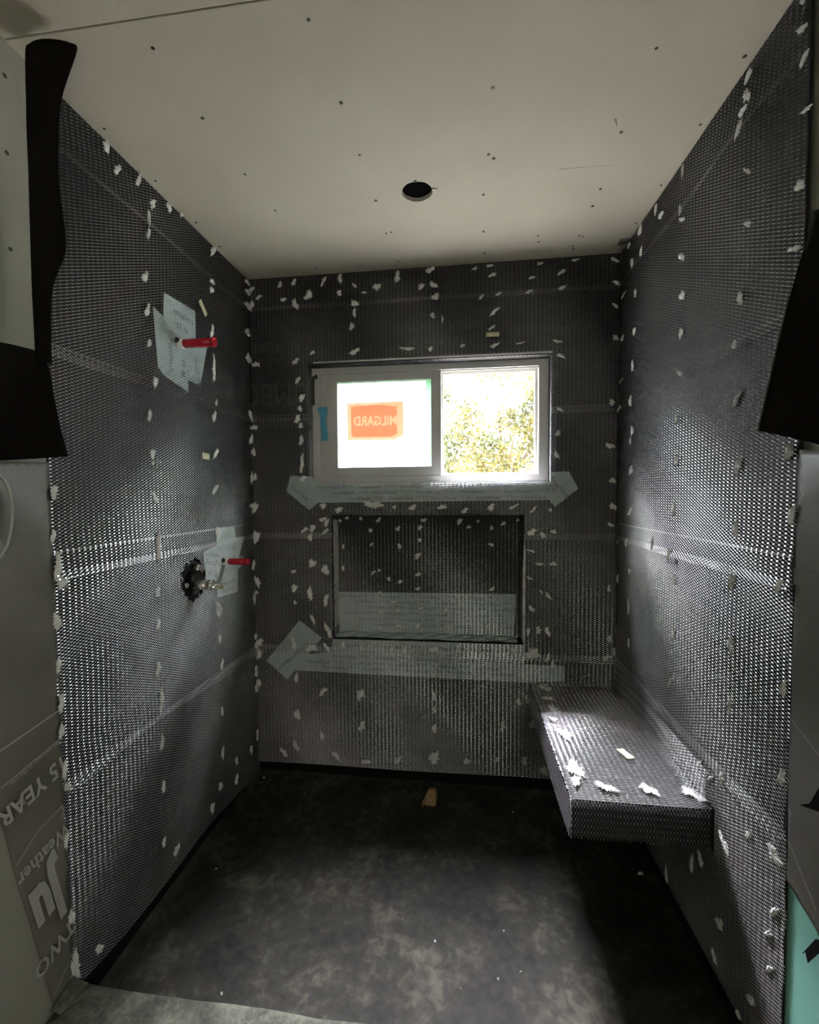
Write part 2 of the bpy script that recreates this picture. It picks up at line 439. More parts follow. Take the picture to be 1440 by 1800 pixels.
# floor liner of the alcove: uneven rubber sheet with a few folds, turned up the walls
def floor_liner():
    nx, ny = 110, 76
    X = np.linspace(-0.001, W + 0.009, nx); Y = np.linspace(0.001, -1.10, ny)
    gx, gy = np.meshgrid(X, Y)
    z = 0.0020 * np.sin(gx * 9 + 1.2 * np.sin(gy * 7)) + 0.0018 * np.sin(gy * 13 + gx * 5) + 0.003
    def ridge(ax, ay, bx_, by, h, w):
        d = np.array([bx_ - ax, by - ay]); L = np.hypot(*d); d /= L
        t = np.clip((gx - ax) * d[0] + (gy - ay) * d[1], 0, L)
        r = np.hypot(gx - ax - t * d[0], gy - ay - t * d[1])
        return h * np.exp(-(r / w) ** 2)
    z += ridge(0.915, -0.775, 0.848, -0.82, 0.010, 0.011) + ridge(0.848, -0.82, 0.868, -0.905, 0.010, 0.011)
    z += ridge(1.105, -0.62, 1.16, -0.74, 0.008, 0.014) + ridge(0.95, -0.97, 1.02, -1.05, 0.008, 0.012) + ridge(1.13, -0.60, 1.22, -0.68, 0.008, 0.02)
    z += ridge(1.02, -0.88, 1.10, -0.84, 0.006, 0.012)
    # cove towards the walls
    d = np.minimum(np.minimum(gx, W - gx), -gy); z += 0.018 * np.exp(-np.clip(d, 0, 1) / 0.012)
    V = np.stack([gx, gy, z], -1).reshape(-1, 3)
    i, j = np.meshgrid(np.arange(ny - 1), np.arange(nx - 1), indexing='ij'); a = (i * nx + j).ravel()
    me = quads_mesh('floor_liner', V, np.stack([a, a + nx, a + nx + 1, a + 1], -1))
    o = link('floor_liner', me, M['floor'], smooth=True)
    tag(o, 'dusty black rubber liner covering the shower floor', 'floor liner')
    # upturns on the three walls (smooth black band below the lath)
    for F, u1 in ((FL, 1.085), (FR, 1.06), (FB, W)):
        sheet('wall_upturn', F, [(0, 6), (u1 * 1000, 6), (u1 * 1000, 190), (0, 190)], 0.0014, 0.0012, M['strip'], o)
    return o
liner = floor_liner()

# curb: liner-wrapped step across the opening
def curb():
    nx = 120
    prof = [(-1.066, -0.001), (-1.068, 0.090), (-1.074, 0.0975), (-1.085, 0.100), (-1.11, 0.100), (-1.14, 0.100), (-1.17, 0.100), (-1.195, 0.098), (-1.203, 0.090), (-1.206, -0.02)]
    X = np.linspace(0.001, W - 0.001, nx); P = np.array(prof)
    V = np.zeros((nx, len(prof), 3))
    for k in range(len(prof)):
        V[:, k, 0] = X
        V[:, k, 1] = P[k, 0] + 0.002 * np.sin(X * 14 + k)
        V[:, k, 2] = P[k, 1] + (0.0016 * np.sin(X * 23 + k * 1.7) if 0 < k < len(prof) - 1 else 0)
    n = len(prof); i, j = np.meshgrid(np.arange(nx - 1), np.arange(n - 1), indexing='ij'); a = (i * n + j).ravel()
    me = quads_mesh('curb', V.reshape(-1, 3), np.stack([a, a + 1, a + n + 1, a + n], -1))
    o = link('shower_curb', me, M['curb'], smooth=True)
    tag(o, 'low shower curb wrapped in scuffed grey liner at the opening', 'curb')
    # folded liner corner standing up against the left wall
    f = py_mesh('liner_fold', [(0.004, -1.06, 0.085), (0.030, -1.075, 0.102), (0.020, -1.15, 0.104), (0.004, -1.16, 0.125), (0.002, -1.09, 0.130), (0.045, -1.11, 0.103)],
                [(0, 1, 4), (1, 5, 2, 4), (4, 2, 3)])
    lf = link('liner_fold', f, M['curb'], o); md = lf.modifiers.new('t', 'SOLIDIFY'); md.thickness = 0.002
    return o
curb()

# building paper behind the lath, one run per wall
def text_mesh_data(s, size):
    cu = bpy.data.curves.new('lettering', 'FONT'); cu.body = s; cu.size = size; cu.resolution_u = 2
    cu.align_x = 'CENTER'; cu.align_y = 'CENTER'
    cu.offset = size * (0.05 if s == 'Ju' else 0.022) if size >= .045 else 0
    o = bpy.data.objects.new('lettering', cu); C.objects.link(o)
    dg = bpy.context.evaluated_depsgraph_get(); dg.update()
    me = bpy.data.meshes.new_from_object(o.evaluated_get(dg))
    V = np.zeros(len(me.vertices) * 3, np.float32); me.vertices.foreach_get('co', V)
    polys = [list(p.vertices) for p in me.polygons]
    bpy.data.objects.remove(o); bpy.data.curves.remove(cu); bpy.data.meshes.remove(me)
    return V.reshape(-1, 3)[:, :2], polys
_tc = {}
def lettering(name, F, items, n0, material, parent, lines=()):
    """flat print on a surface; items: (text, size m, u, v, angle deg, x stretch); lines: (u0,v0,u1,v1,width)"""
    V, P = [], []
    for (s, size, u, v, ang, sx_) in items:
        key = (s, size)
        if key not in _tc: _tc[key] = text_mesh_data(s, size)
        T, polys = _tc[key]
        if np.dot(np.cross(F.u, F.v), F.n) < 0: sx_ = -sx_          # keep the print readable on left-handed frames
        a = math.radians(ang); c, si = math.cos(a), math.sin(a)
        x = T[:, 0] * sx_; y = T[:, 1]
        k = len(V)
        V += list(F.p(u + x * c - y * si, v + x * si + y * c, np.full(len(T), n0)))
        P += [[q + k for q in p] for p in polys]
    for (u0, v0, u1, v1, w_) in lines:
        d = np.array([u1 - u0, v1 - v0]); d = d / np.hypot(*d); e = np.array([-d[1], d[0]]) * w_ / 2
        k = len(V)
        for (a_, b_) in ((u0 + e[0], v0 + e[1]), (u0 - e[0], v0 - e[1]), (u1 - e[0], v1 - e[1]), (u1 + e[0], v1 + e[1])):
            V.append(F.p(a_, b_, n0))
        P.append([k, k + 1, k + 2, k + 3])
    return tag(link(name, py_mesh(name, V, P), material, parent), kind='stuff')

def holed_panel(name, F, u0, u1, v0, v1, holes, n0, th, material):
    us = sorted({u0, u1} | {h[k] for h in holes for k in (0, 1)}); vs_ = sorted({v0, v1} | {h[k] for h in holes for k in (2, 3)})
    bm = bmesh.new()
    for i in range(len(us) - 1):
        for j in range(len(vs_) - 1):
            cu_, cv = (us[i] + us[i+1]) / 2, (vs_[j] + vs_[j+1]) / 2
            if any(h[0] < cu_ < h[1] and h[2] < cv < h[3] for h in holes): continue
            q = [bm.verts.new(F.p(a, b_, n0 + th)) for a, b_ in ((us[i], vs_[j]), (us[i+1], vs_[j]), (us[i+1], vs_[j+1]), (us[i], vs_[j+1]))]
            bm.faces.new(q)
    bmesh.ops.remove_doubles(bm, verts=bm.verts, dist=1e-5)
    o = bm_done(name, bm, material)
    md = o.modifiers.new('t', 'SOLIDIFY'); md.thickness = th; md.offset = -1
    return o
VH = (0.420, 0.585, 1.000, 1.150)      # cut-out for the mixer valve, left wall (u0,u1,v0,v1)
paper_l = tag(holed_panel('building_paper', FL, 0.0, 1.10, 0.0, H, [VH], -0.003, 0.0035, M['membrane']), 'black building paper behind the metal lath on the left wall', 'building paper')
paper_r = tag(holed_panel('building_paper', FR, 0.0, 1.062, 0.0, H, [], -0.003, 0.0035, M['membrane']), 'black building paper behind the metal lath on the right wall', 'building paper')
paper_b = tag(holed_panel('building_paper', FB, 0.0, W, 0.0, H, [(WX0, WX1, WZ0, WZ1), (NX0, NX1, NZ0, NZ1)], -0.003, 0.0035, M['membrane']), 'black building paper with faint printing behind the lath around the window', 'building paper')
boxl = lambda a, b_, c, d: [(a, b_, c, b_, .003), (c, b_, c, d, .003), (c, d, a, d, .003), (a, d, a, b_, .003)]
lettering('printing', FB, [('WATER RESISTIVE', .05, .92, 2.135, 180, 1), ('15 YEAR PAPER', .05, .92, 2.075, 180, 1), ('TWO PLY', .055, 1.36, 2.10, 180, 1),
    ('15 YEAR', .07, .13, 2.08, 180, 1), ('JUMBO', .15, .14, 1.86, 180, .8), ('Weather', .07, .17, 1.72, 180, 1), ('HORIZ', .055, .30, 1.08, 180, 1),
    ('HORIZ', .055, 1.50, 1.09, 180, 1), ('JU', .15, 1.56, 1.26, 180, .8), ('TWO PLY', .055, .9, 0.40, 180, 1), ('15 YEAR', .07, .55, .18, 180, 1)], 0.0009, M['faint_ink'], paper_b,
    boxl(.62, 2.045, 1.22, 2.175) + boxl(.20, 1.03, .385, 1.13) + boxl(.02, 2.02, .25, 2.17) + [(0.02, .905, .38, .905, .002), (1.3, 1.10, 1.68, 1.10, .002), (0.0, 1.55, .28, 1.55, .002)])
lettering('printing', FL, [('JUMBO', .15, .16, 1.86, 180, .8), ('Weather', .07, .17, 1.40, 180, 1), ('15 YEAR', .07, .3, 1.31, 180, 1), ('TWO PLY', .055, .25, .78, 180, 1)], 0.0009, M['faint_ink'], paper_l,
    [(0.02, 1.46, .95, 1.46, .003), (0.02, 1.36, .5, 1.36, .002)])
lettering('printing', FR, [('JUMBO', .15, .35, 1.45, 180, .8), ('Weather', .07, .4, 1.32, 180, 1)], 0.0009, M['faint_ink'], paper_r, [(0.02, 1.39, .9, 1.39, .003)])

# niche lining
def niche_lining():
    bm = bmesh.new()
    t = 0.003
    bm_box(bm, NX0 - .0005, 0.0886, NZ0, NX1 + .0005, 0.0935, NZ1)
    bm_box(bm, NX0 - .0005, -0.0005, NZ1 - t, NX1 + .0005, 0.0885, NZ1 + .0005)
    bm_box(bm, NX0 - .0005, -0.0005, NZ0, NX0 + t, 0.0885, NZ1 - t)
    bm_box(bm, NX1 - t, -0.0005, NZ0, NX1 + .0005, 0.0885, NZ1 - t)
    bm_box(bm, NX0 + t, -0.0005, NZ0 - .0005, NX1 - t, 0.0885, NZ0 + t)
    o = bm_done('niche_lining', bm, M['membrane'])
    tag(o, 'black paper lining inside the recessed wall niche under the window', 'niche')
    return o
niche = niche_lining()

# ------------------------------------------------------------------ expanded metal lath
NQ = 0
PX, PZ = 0.018, 0.0044       # mesh period along the sheet, row pitch
def lath(name, F, u0, u1, v0, v1, material, parent=None, cut=None, n0=0.006, lap=0.0035, seed=0, bulge=0.004, edge=None, lip=0.008, ph=0.0):
    r_ = np.random.default_rng(seed)
    rows = int((v1 - v0) / PZ); per = int((u1 - u0) / PX) + 2
    xo = np.array([-0.0025, 0.0025, 0.0045, 0.0065, 0.0115, 0.0135]); yo = np.array([1.0, 1.0, 0.0, -1.0, -1.0, 0.0])
    u = (np.arange(per)[:, None] * PX + xo[None]).ravel() + u0
    n_u = len(u)
    sgn = np.tile(yo, per)
    kcol = np.tile([12, 12, 66, 34, 34, 66], per)                       # alternate knuckle columns sit at different tilts
    U = np.tile(u, (rows, 1)); J = np.arange(rows)[:, None]
    U = U + (ph % PX)
    V = v0 + J * PZ + np.where(J % 2 == 0, 1, -1) * sgn[None] * 0.00152
    U = U + r_.normal(0, 0.0002, U.shape); V = V + r_.normal(0, 0.00012, V.shape)
    # the sheet is not flat
    f = [(r_.uniform(3, 9), r_.uniform(3, 11), r_.uniform(0, 6.28), r_.uniform(0.3, 1)) for _ in range(5)]
    def N(a, b_):
        s = sum(w_ * np.sin(fx * a + p_ + 0.8 * np.sin(fy * b_)) * np.cos(fy * b_ + p_ * 2) for fx, fy, p_, w_ in f) / 2.2
        n = n0 + bulge * np.clip(0.5 + s, 0, 2)
        dv = np.clip(b_ - v0, 0, 1)
        n = n + lap * np.clip(1 - (dv - 0.05) / 0.05, 0, 1)
        n = n + lip * np.exp(-dv / 0.018) * np.clip(0.55 + 0.6 * np.sin(a * f[0][0] * 1.3 + f[0][2]), 0.05, 1.2)
        return n
    n = N(U, V)
    th = np.radians(kcol.astype(float))[None] + r_.normal(0, 0.03, U.shape) + 0.10 * np.sin(U * 11 + V * 7)
    w = np.tile([0.00082, 0.00082, 0.00050, 0.00066, 0.00066, 0.00050], per)[None] * r_.uniform(0.85, 1.15, U.shape)
    dz = np.cos(th) * w; dn = np.sin(th) * w
    if edge is not None:                                  # slanting or wavy bottom edge
        V = V + edge(U) * np.clip(1 - (V - v0) / 0.30, 0, 1)
    # each strand is a twisting ribbon: steep between the knuckles, flat at them
    A = F.p(U, V + dz, n - dn); B = F.p(U, V - dz, n + dn)
    VV = np.stack([A, B], 2).reshape(-1, 3)                # rows, n_u, 2
    jj, ii = np.meshgrid(np.arange(rows), np.arange(n_u - 1), indexing='ij')
    cu_ = (U[:, :-1] + U[:, 1:]) / 2; cv = (V[:, :-1] + V[:, 1:]) / 2
    keep = (cu_ > u0) & (cu_ < u1 + 0.004 * np.sin(jj * 0.23) * (jj % 2)) & (cv < v1)
    if cut is not None: keep &= ~cut(cu_, cv)
    a = ((jj * n_u + ii) * 2)[keep]
    Q = np.stack([a, a + 1, a + 3, a + 2], -1)
    global NQ
    NQ += len(Q)
    used, inv = np.unique(Q, return_inverse=True)
    me = quads_mesh(name, VV[used], inv.reshape(Q.shape))
    o = link(name, me, material, parent)
    return o, N

DABS = {
    'L': [(877,2374,36,25,105),(839,2336,44,18,123),(746,2368,49,16,111),(683,2334,46,18,126),(594,2376,35,26,140),(524,2393,29,13,130),(712,2271,45,17,90),(707,2226,38,16,109),(316,2373,67,23,123),(727,2080,48,20,121),(331,2242,42,19,166),(337,2208,40,23,140),(721,1977,51,18,111),(345,2040,56,22,107),(31,2374,48,22,171),(27,2331,52,28,172),(36,2262,63,34,180),(721,1872,30,15,124),(710,1749,46,20,112),(729,1640,34,18,101),(719,1517,34,21,102),(720,1487,15,13,116),(715,1373,40,18,61),(711,1216,104,20,90),(721,1062,33,26,107),(721,953,33,20,95),(339,1894,104,21,94),(333,1757,28,17,100),(340,1701,45,27,114),(335,1551,53,24,133),(350,1404,53,23,140),(342,1221,57,39,106),(344,909,75,38,66),(1088,1391,37,16,99),(1095,1283,34,14,98),(1091,1204,71,19,94),(1075,1161,36,27,132),(1092,1068,51,21,79),(1094,956,34,16,93),(1092,860,43,18,90),(1094,788,40,16,90),(1091,685,46,16,90),(1089,640,26,16,51),(722,804,44,23,95),(716,689,68,23,93),(717,549,45,24,91),(718,398,38,21,88),(341,782,38,17,89),(338,672,46,23,99),(338,473,36,21,77),(342,299,52,23,90),(228,194,40,23,72),(88,166,45,22,83),(362,165,43,27,33),(232,110,36,29,97),(1091,500,42,16,93),(727,210,33,15,91),(661,131,34,33,154),(425,116,45,26,87),(1084,287,43,20,83),(1003,120,36,23,49),(1077,144,122,23,80),(31,2145,63,34,174),(26,2023,64,38,16),(27,1755,56,39,46),(21,1643,57,30,123),(24,1461,60,23,94),(25,1330,50,19,167),(21,1041,44,36,109),(23,875,49,30,93),(32,696,33,25,43),(28,653,44,37,15),(23,519,51,36,80),(21,442,61,37,87),(20,202,57,24,87)],
    'R': [(1054,2301,36,13,144),(1059,2241,25,16,34),(1049,2359,15,9,132),(1067,2135,34,9,161),(876,2365,32,15,41),(878,2320,37,24,124),(868,2292,30,19,170),(870,2250,32,20,44),(556,2364,37,12,84),(366,2365,30,22,72),(411,2317,33,21,161),(550,2252,32,15,89),(562,2216,40,12,149),(234,2367,38,29,23),(121,2370,30,22,172),(258,2275,29,24,68),(171,2278,36,28,117),(880,2144,38,9,135),(1053,1998,36,18,149),(883,2019,36,11,146),(563,2103,49,16,138),(1043,1878,43,11,159),(187,2153,29,18,87),(52,2204,55,13,7),(187,2007,34,24,88),(52,2026,37,20,11),(174,1877,39,24,82),(45,1850,54,11,8),(167,1740,44,24,79),(36,1733,53,13,20),(172,1623,36,30,75),(155,1584,27,18,76),(165,1463,49,25,44),(159,1298,54,18,28),(567,1984,40,25,149),(561,1871,34,27,124),(569,1748,45,13,138),(549,1607,25,22,49),(550,1475,34,25,58),(537,1325,41,26,76),(861,1853,37,20,120),(856,1743,24,17,83),(855,1611,43,18,46),(866,1442,45,21,75),(865,1284,43,21,82),(1042,1461,34,22,50),(1056,1329,43,18,64),(146,1174,35,23,66),(390,1192,50,18,79),(535,1177,49,15,81),(541,1103,47,27,146),(548,913,53,22,84),(557,779,28,10,78),(527,751,43,9,59),(854,1155,53,26,70),(853,987,45,26,71),(854,829,43,18,83),(1037,1176,41,14,54),(1046,956,42,14,82),(1048,760,44,20,60),(719,591,47,14,51),(780,588,44,11,47),(840,629,38,20,71),(162,1056,31,23,19),(155,909,56,24,89),(160,763,33,18,85),(20,1001,39,25,62),(10,670,40,26,65),(942,550,40,14,52),(846,456,51,26,142),(1030,574,46,31,173),(1033,446,51,13,53),(1017,379,37,9,49),(1025,305,39,10,52),(686,268,59,23,78),(735,322,40,24,129),(523,90,45,19,98),(832,223,46,25,24),(810,108,33,24,125),(966,164,31,18,29),(921,74,18,14,159)],
    'B': [(24,2351,33,19,33),(60,2312,36,16,24),(25,2277,32,26,65),(180,2292,28,21,174),(165,2363,34,20,61),(232,2370,31,22,55),(239,2267,48,30,107),(303,2305,52,33,44),(375,2365,46,19,57),(454,2373,41,24,85),(450,2306,28,25,69),(521,2335,35,13,134),(522,2253,40,28,132),(519,2214,41,19,85),(505,2153,41,22,68),(566,2299,24,13,175),(627,2321,41,29,28),(720,2360,50,27,75),(868,2381,40,26,13),(829,2310,35,23,24),(883,2314,37,25,139),(893,2258,41,28,8),(879,2181,31,20,121),(923,2161,33,13,90),(315,2042,35,14,36),(233,2006,38,25,39),(243,1918,35,22,45),(517,2038,48,24,21),(764,2039,79,15,172),(868,2032,23,21,100),(1068,2374,27,13,15),(1133,2382,39,12,6),(1145,2342,34,18,15),(1349,2377,33,12,11),(1497,2381,31,12,5),(1657,2369,34,16,146),(1663,2271,33,16,160),(1664,2177,29,16,132),(1315,2318,31,15,5),(1440,2334,37,17,27),(1441,2264,40,15,27),(1303,2258,36,15,11),(1170,2256,29,13,21),(1096,2248,29,15,43),(1155,2183,53,18,38),(1143,2113,34,13,27),(1012,2040,25,13,32),(1155,2035,49,15,28),(1267,2040,44,10,12),(1425,2039,39,15,167),(1440,1975,35,17,147),(1665,2042,31,19,155),(261,1835,43,25,46),(252,1784,27,22,78),(240,1734,46,25,57),(253,1704,27,22,54),(254,1634,43,25,73),(255,1524,92,22,84),(257,1453,39,27,18),(1437,1742,32,14,138),(1430,1640,29,20,47),(1424,1545,38,17,110),(355,1325,36,25,42),(433,1306,47,22,34),(595,1329,87,35,170),(697,1318,21,16,0),(780,1315,42,21,15),(919,1317,47,21,180),(1020,1299,39,21,30),(1138,1314,36,28,21),(1237,1316,48,13,25),(1324,1303,38,15,46),(1398,1302,20,15,179),(264,1211,40,19,29),(303,1219,36,30,53),(291,1176,39,25,67),(352,1260,36,22,10),(371,1244,39,25,57),(365,1203,56,16,39),(297,1050,47,34,71),(362,1020,52,36,85),(203,1010,26,19,3),(207,930,35,33,25),(284,906,72,25,87),(209,860,23,19,52),(362,875,56,25,73),(296,779,49,20,109),(371,726,71,26,110),(199,659,67,23,99),(287,640,57,39,5),(364,645,49,23,120),(207,488,46,23,78),(20,1702,40,27,178),(14,1585,38,26,77),(17,1464,39,23,77),(14,1316,67,26,73),(22,1175,72,32,83),(20,957,61,26,104),(13,904,29,17,2),(25,659,48,34,42),(20,599,46,32,70),(17,456,40,21,85),(38,1999,46,24,168),(1662,1316,37,26,126),(1653,1236,34,15,143),(1317,1203,43,31,32),(1364,1190,38,20,129),(1411,1206,32,18,0),(1315,1118,40,13,160),(1352,1059,37,15,175),(1412,1060,35,18,165),(1310,994,30,13,155),(1360,933,25,10,124),(1393,915,43,15,134),(1318,856,38,20,124),(1304,751,45,15,85),(1349,758,39,22,80),(1389,754,41,23,104),(1651,953,38,14,91),(1654,729,33,22,73),(1643,646,45,17,39),(1324,650,65,53,161),(1389,634,42,20,62),(1412,601,37,20,72),(1339,574,33,19,150),(1685,1166,30,15,63),(1652,1767,30,21,118),(1647,1580,43,22,157),(1660,1429,32,24,144),(443,662,42,22,86),(532,648,41,19,87),(568,658,39,16,45),(680,643,47,24,84),(742,650,49,22,84),(879,655,45,38,165),(990,662,35,24,86),(1086,660,37,21,80),(1238,663,36,32,9),(1269,627,21,20,70),(884,542,38,21,79),(341,429,50,27,41),(524,421,62,30,78),(210,309,51,32,84),(530,268,54,33,68),(331,209,50,20,104),(198,152,56,24,104),(136,113,50,27,126),(401,114,49,27,125),(547,95,42,25,6),(703,112,40,29,59),(878,430,44,21,84),(880,365,36,21,79),(877,277,39,29,72),(874,137,56,50,58),(1264,423,35,20,84),(1302,435,39,26,102),(1192,304,49,23,84),(1325,322,38,33,57),(1028,131,33,26,51),(1162,145,24,21,22),(1290,149,43,30,78),(1377,109,43,33,81)],
    'N': [(413,1249,17,17,15),(448,1263,20,17,2),(517,1260,20,17,1),(605,1252,31,20,44),(564,1202,25,20,152),(700,1210,28,22,1),(808,1216,30,22,30),(825,1252,30,19,0),(805,1155,25,19,1),(796,1080,42,22,40),(426,1122,26,14,78),(569,1132,23,14,39),(707,1124,25,22,86),(424,1015,29,17,78),(576,994,32,14,40),(605,1006,17,14,4),(653,964,23,20,5),(709,951,25,20,3),(798,989,25,22,5),(795,919,25,20,3),(607,896,20,14,3),(677,852,25,17,3),(611,805,23,14,83),(696,810,23,17,4),(605,723,20,14,4),(701,734,25,14,162),(794,737,25,22,10),(997,1246,35,22,36),(1083,1246,16,14,0),(1040,1219,24,16,0),(1146,1214,24,16,61),(1202,1235,26,19,21),(1268,1251,18,13,180),(1146,1135,27,19,149),(1149,923,27,19,23),(811,824,25,17,3),(935,819,25,17,3),(791,734,22,20,9),(940,738,27,22,5),(1052,730,22,19,9),(1125,744,27,22,5)],
    'T': [(1372,-44,71,51,93),(1364,-156,41,38,142),(1370,-256,81,33,92),(1349,-340,52,30,94),(1369,-444,91,43,98),(1357,-650,103,42,86),(1345,-713,48,30,60),(1423,-735,62,34,144),(1543,-732,63,36,120),(1660,-738,61,40,118)],
}
# a few dab shapes: irregular flakes that keyed into the mesh, with stringy edges
def dab_mesh(seed):
    r_ = random.Random(seed)
    n = 30
    ph_ = [r_.uniform(0, 6.28) for _ in range(4)]
    V = [(0, 0, 1.0)]
    out, mid, base = [], [], []
    for i in range(n):
        a = 2 * math.pi * i / n
        rad = 0.40 + 0.06 * math.sin(2 * a + ph_[0]) + 0.06 * math.sin(3 * a + ph_[1]) + 0.05 * math.sin(5 * a + ph_[2]) + (0.13 if i % 2 else -0.07) * r_.uniform(0.1, 1.3)
        out.append((rad * math.cos(a), rad * math.sin(a)))
    for k, (s, z) in enumerate(((0.5, 0.9), (0.85, 0.55), (1.0, 0.0))):
        V += [(x * s * (1 + r_.uniform(-.06, .06)), y * s * (1 + r_.uniform(-.06, .06)), z * r_.uniform(0.7, 1.2)) for x, y in out]
    P = [(0, 1 + i, 1 + (i + 1) % n) for i in range(n)]
    for k in range(2):
        for i in range(n):
            j = (i + 1) % n
            P.append((1 + k*n + i, 1 + (k+1)*n + i, 1 + (k+1)*n + j, 1 + k*n + j))
    me = py_mesh('sealant_dab', V, P); me.materials.append(M['dab'])
    return me
DM = [dab_mesh(100 + i) for i in range(9)]
def add_dabs(rows, F, pick, parent, n0=0.010, h=0.0045, nmap=None):
    for (u, v, L, Wd, ang) in rows:
        u, v = u / 1000, v / 1000
        if not pick(u, v): continue
        o = bpy.data.objects.new('sealant_dab', random.choice(DM)); C.objects.link(o); o.parent = parent
        nn = (nmap(u, v) + 0.0005) if nmap else n0
        mtx = F.mat(u, v, nn, math.radians(ang)) @ Matrix.Diagonal((max(L, 12) / 1000 * 1.12, max(Wd, 9) / 1000 * 1.12, h * random.uniform(0.7, 1.3), 1))
        if random.random() < 0.5: mtx = mtx @ Matrix.Diagonal((-1, -1, 1, 1))
        o.matrix_world = mtx

NAMES = {'L': ('left', FL), 'R': ('right', FR), 'B': ('back', FB)}
ORD = ['lowest', 'second', 'third', 'fourth', 'topmost']
ZB = [0.07, 0.622, 1.172, 1.728, 2.245]
ZT = [0.652, 1.250, 1.762, 2.272, 2.397]
seen = {'L': lambda u: 1.088, 'R': lambda u: 1.060, 'B': lambda u: W - 0.006}
def edge_l(u): return np.interp(u, [0.03, .444, .722, .914, 1.056, 1.1], [-.055, -.006, -.006, .003, .022, .03])
def edge_b(u): return np.interp(u, [0, .42, .81, 1.39], [-.008, -.003, -.001, .005])
def edge_sag(u): return 0.012 * np.sin((u - 0.35) * 4.2)
desc = {
 ('L', 0): 'lowest sheet of shiny metal lath on the left wall, just above the floor',
 ('L', 1): 'metal lath sheet on the left wall below the mixer valve',
 ('L', 2): 'metal lath sheet on the left wall between the two red pipes',
 ('L', 3): 'metal lath sheet on the left wall around the upper red pipe',
 ('L', 4): 'narrow metal lath strip on the left wall touching the ceiling',
 ('R', 0): 'lowest sheet of shiny metal lath on the right wall, beside and under the bench',
 ('R', 1): 'bright metal lath sheet on the right wall just above the bench',
 ('R', 2): 'metal lath sheet on the right wall at window height',
 ('R', 3): 'metal lath sheet on the right wall above window height, behind the black felt flap',
 ('R', 4): 'narrow metal lath strip on the right wall touching the ceiling',
 ('B', 0): 'lowest sheet of dark metal lath on the window wall, below the niche',
 ('B', 1): 'dark metal lath sheet on the window wall on both sides of the niche',
 ('B', 2): 'dark metal lath sheet on the window wall just under and beside the window',
 ('B', 3): 'dark metal lath sheet on the window wall above the window',
 ('B', 4): 'narrow dark metal lath strip on the window wall touching the ceiling'}
def inbox(b):
    return lambda u, v: (u > b[0]) & (u < b[1]) & (v > b[2]) & (v < b[3])
for s in 'LRB':
    wname, F = NAMES[s]
    u_end = {'L': 1.096, 'R': 1.064, 'B': W - 0.008}[s]
    NF = []
    objs = []
    for k in range(5):
        if s == 'B':
            cut = lambda u, v: inbox((WX0 + .003, WX1 - .003, WZ0 + .004, WZ1 + .004))(u, v) | inbox((NX0, NX1, NZ0, NZ1))(u, v) | ((u > 1.312) & (v > .385) & (v < .512))
        elif s == 'L':
            cut = lambda u, v: (((u - 0.512) / 0.078) ** 2 + ((v - 1.063) / 0.077) ** 2 < 1 + 0.25 * np.sin(u * 160) * np.sin(v * 130))
        else:
            cut = lambda u, v: (u < .80) & (v > .395) & (v < .515)
        if k < 4:                       # where the next sheet laps over it, only the top rows of this one stay visible
            cut0, za = cut, ZB[k + 1] + 0.018
            zb = (1.200 if (s, k) == ('B', 1) else ZT[k]) - 0.012
            cut = lambda u, v, cut0=cut0, za=za, zb=zb: cut0(u, v) | ((v > za) & (v < zb))
        ed = (edge_l if s == 'L' else edge_b if s == 'B' else None) if k == 0 else (edge_sag if (s, k) == ('L', 1) else None)
        n0 = 0.0055 + 0.0008 * k
        o, N = lath('lath_sheet', F, 0.004, u_end, ZB[k], 1.200 if (s, k) == ('B', 1) else ZT[k], M['lath'], cut=cut, n0=n0, seed=10 * k + ord(s), edge=ed,
                    bulge=0.0045 if s != 'B' else 0.0035, lip=0.010 if k else 0.002, lap=0.004 if k else 0.0, ph=0.005 * k)
        tag(o, desc[(s, k)], 'metal lath', 'metal lath sheets on the shower walls')
        objs.append(o); NF.append(N)
    for k in range(5):
        lo = ZB[k] if k else -1; hi = ZB[k + 1] if k < 4 else 9
        add_dabs(DABS[s], F, (lambda u, v: lo <= v < hi and not (s == 'B' and (NX0 < u < NX1) and (NZ0 < v < NZ1))), objs[k], nmap=lambda u, v: float(NF[k](np.array(u), np.array(v))))
    if s == 'B': lath_b = objs
    if s == 'L': lath_l = objs

# lath returns inside the niche and the window opening
FNs = Frame((NX0, 0.0, 0), (0, 1, 0), (0, 0, 1), (1, 0, 0))           # left jamb of the niche
nb, Nn = lath('lath_sheet', FN, NX0 + .004, NX1 - .004, NZ0 + .004, NZ1 - .004, M['lath'], n0=0.004, seed=77, bulge=0.002, lip=0.001, lap=0)
tag(nb, 'dark metal lath on the back of the recessed niche', 'metal lath', 'metal lath sheets on the shower walls')
add_dabs(DABS['N'], FN, lambda u, v: True, nb, n0=0.008, h=0.003)
lath('lath_return', FNs, 0.002, 0.088, NZ0 + .004, NZ1 - .004, M['lath'], parent=nb, n0=0.003, seed=78, bulge=0.0015, lip=0, lap=0)
FNr = Frame((NX1, 0.0, 0), (0, 1, 0), (0, 0, 1), (-1, 0, 0))
lath('lath_return', FNr, 0.002, 0.088, NZ0 + .004, NZ1 - .004, M['lath'], parent=nb, n0=0.003, seed=79, bulge=0.0015, lip=0, lap=0)
sheet('jamb_tape', FNs, [(1, 740), (86, 742), (86, 1250), (1, 1262)], 0.0045, 0.0006, M['grey_tape'], nb)
sheet('jamb_tape', Frame((NX1 + .002, 0, 0), (1, 0, 0), (0, 0, 1), (0, -1, 0)), [(-9, 700), (2, 700), (3, 1130), (-5, 1150), (-10, 1000)], 0.0125, 0.0006, M['grey_tape'], nb)
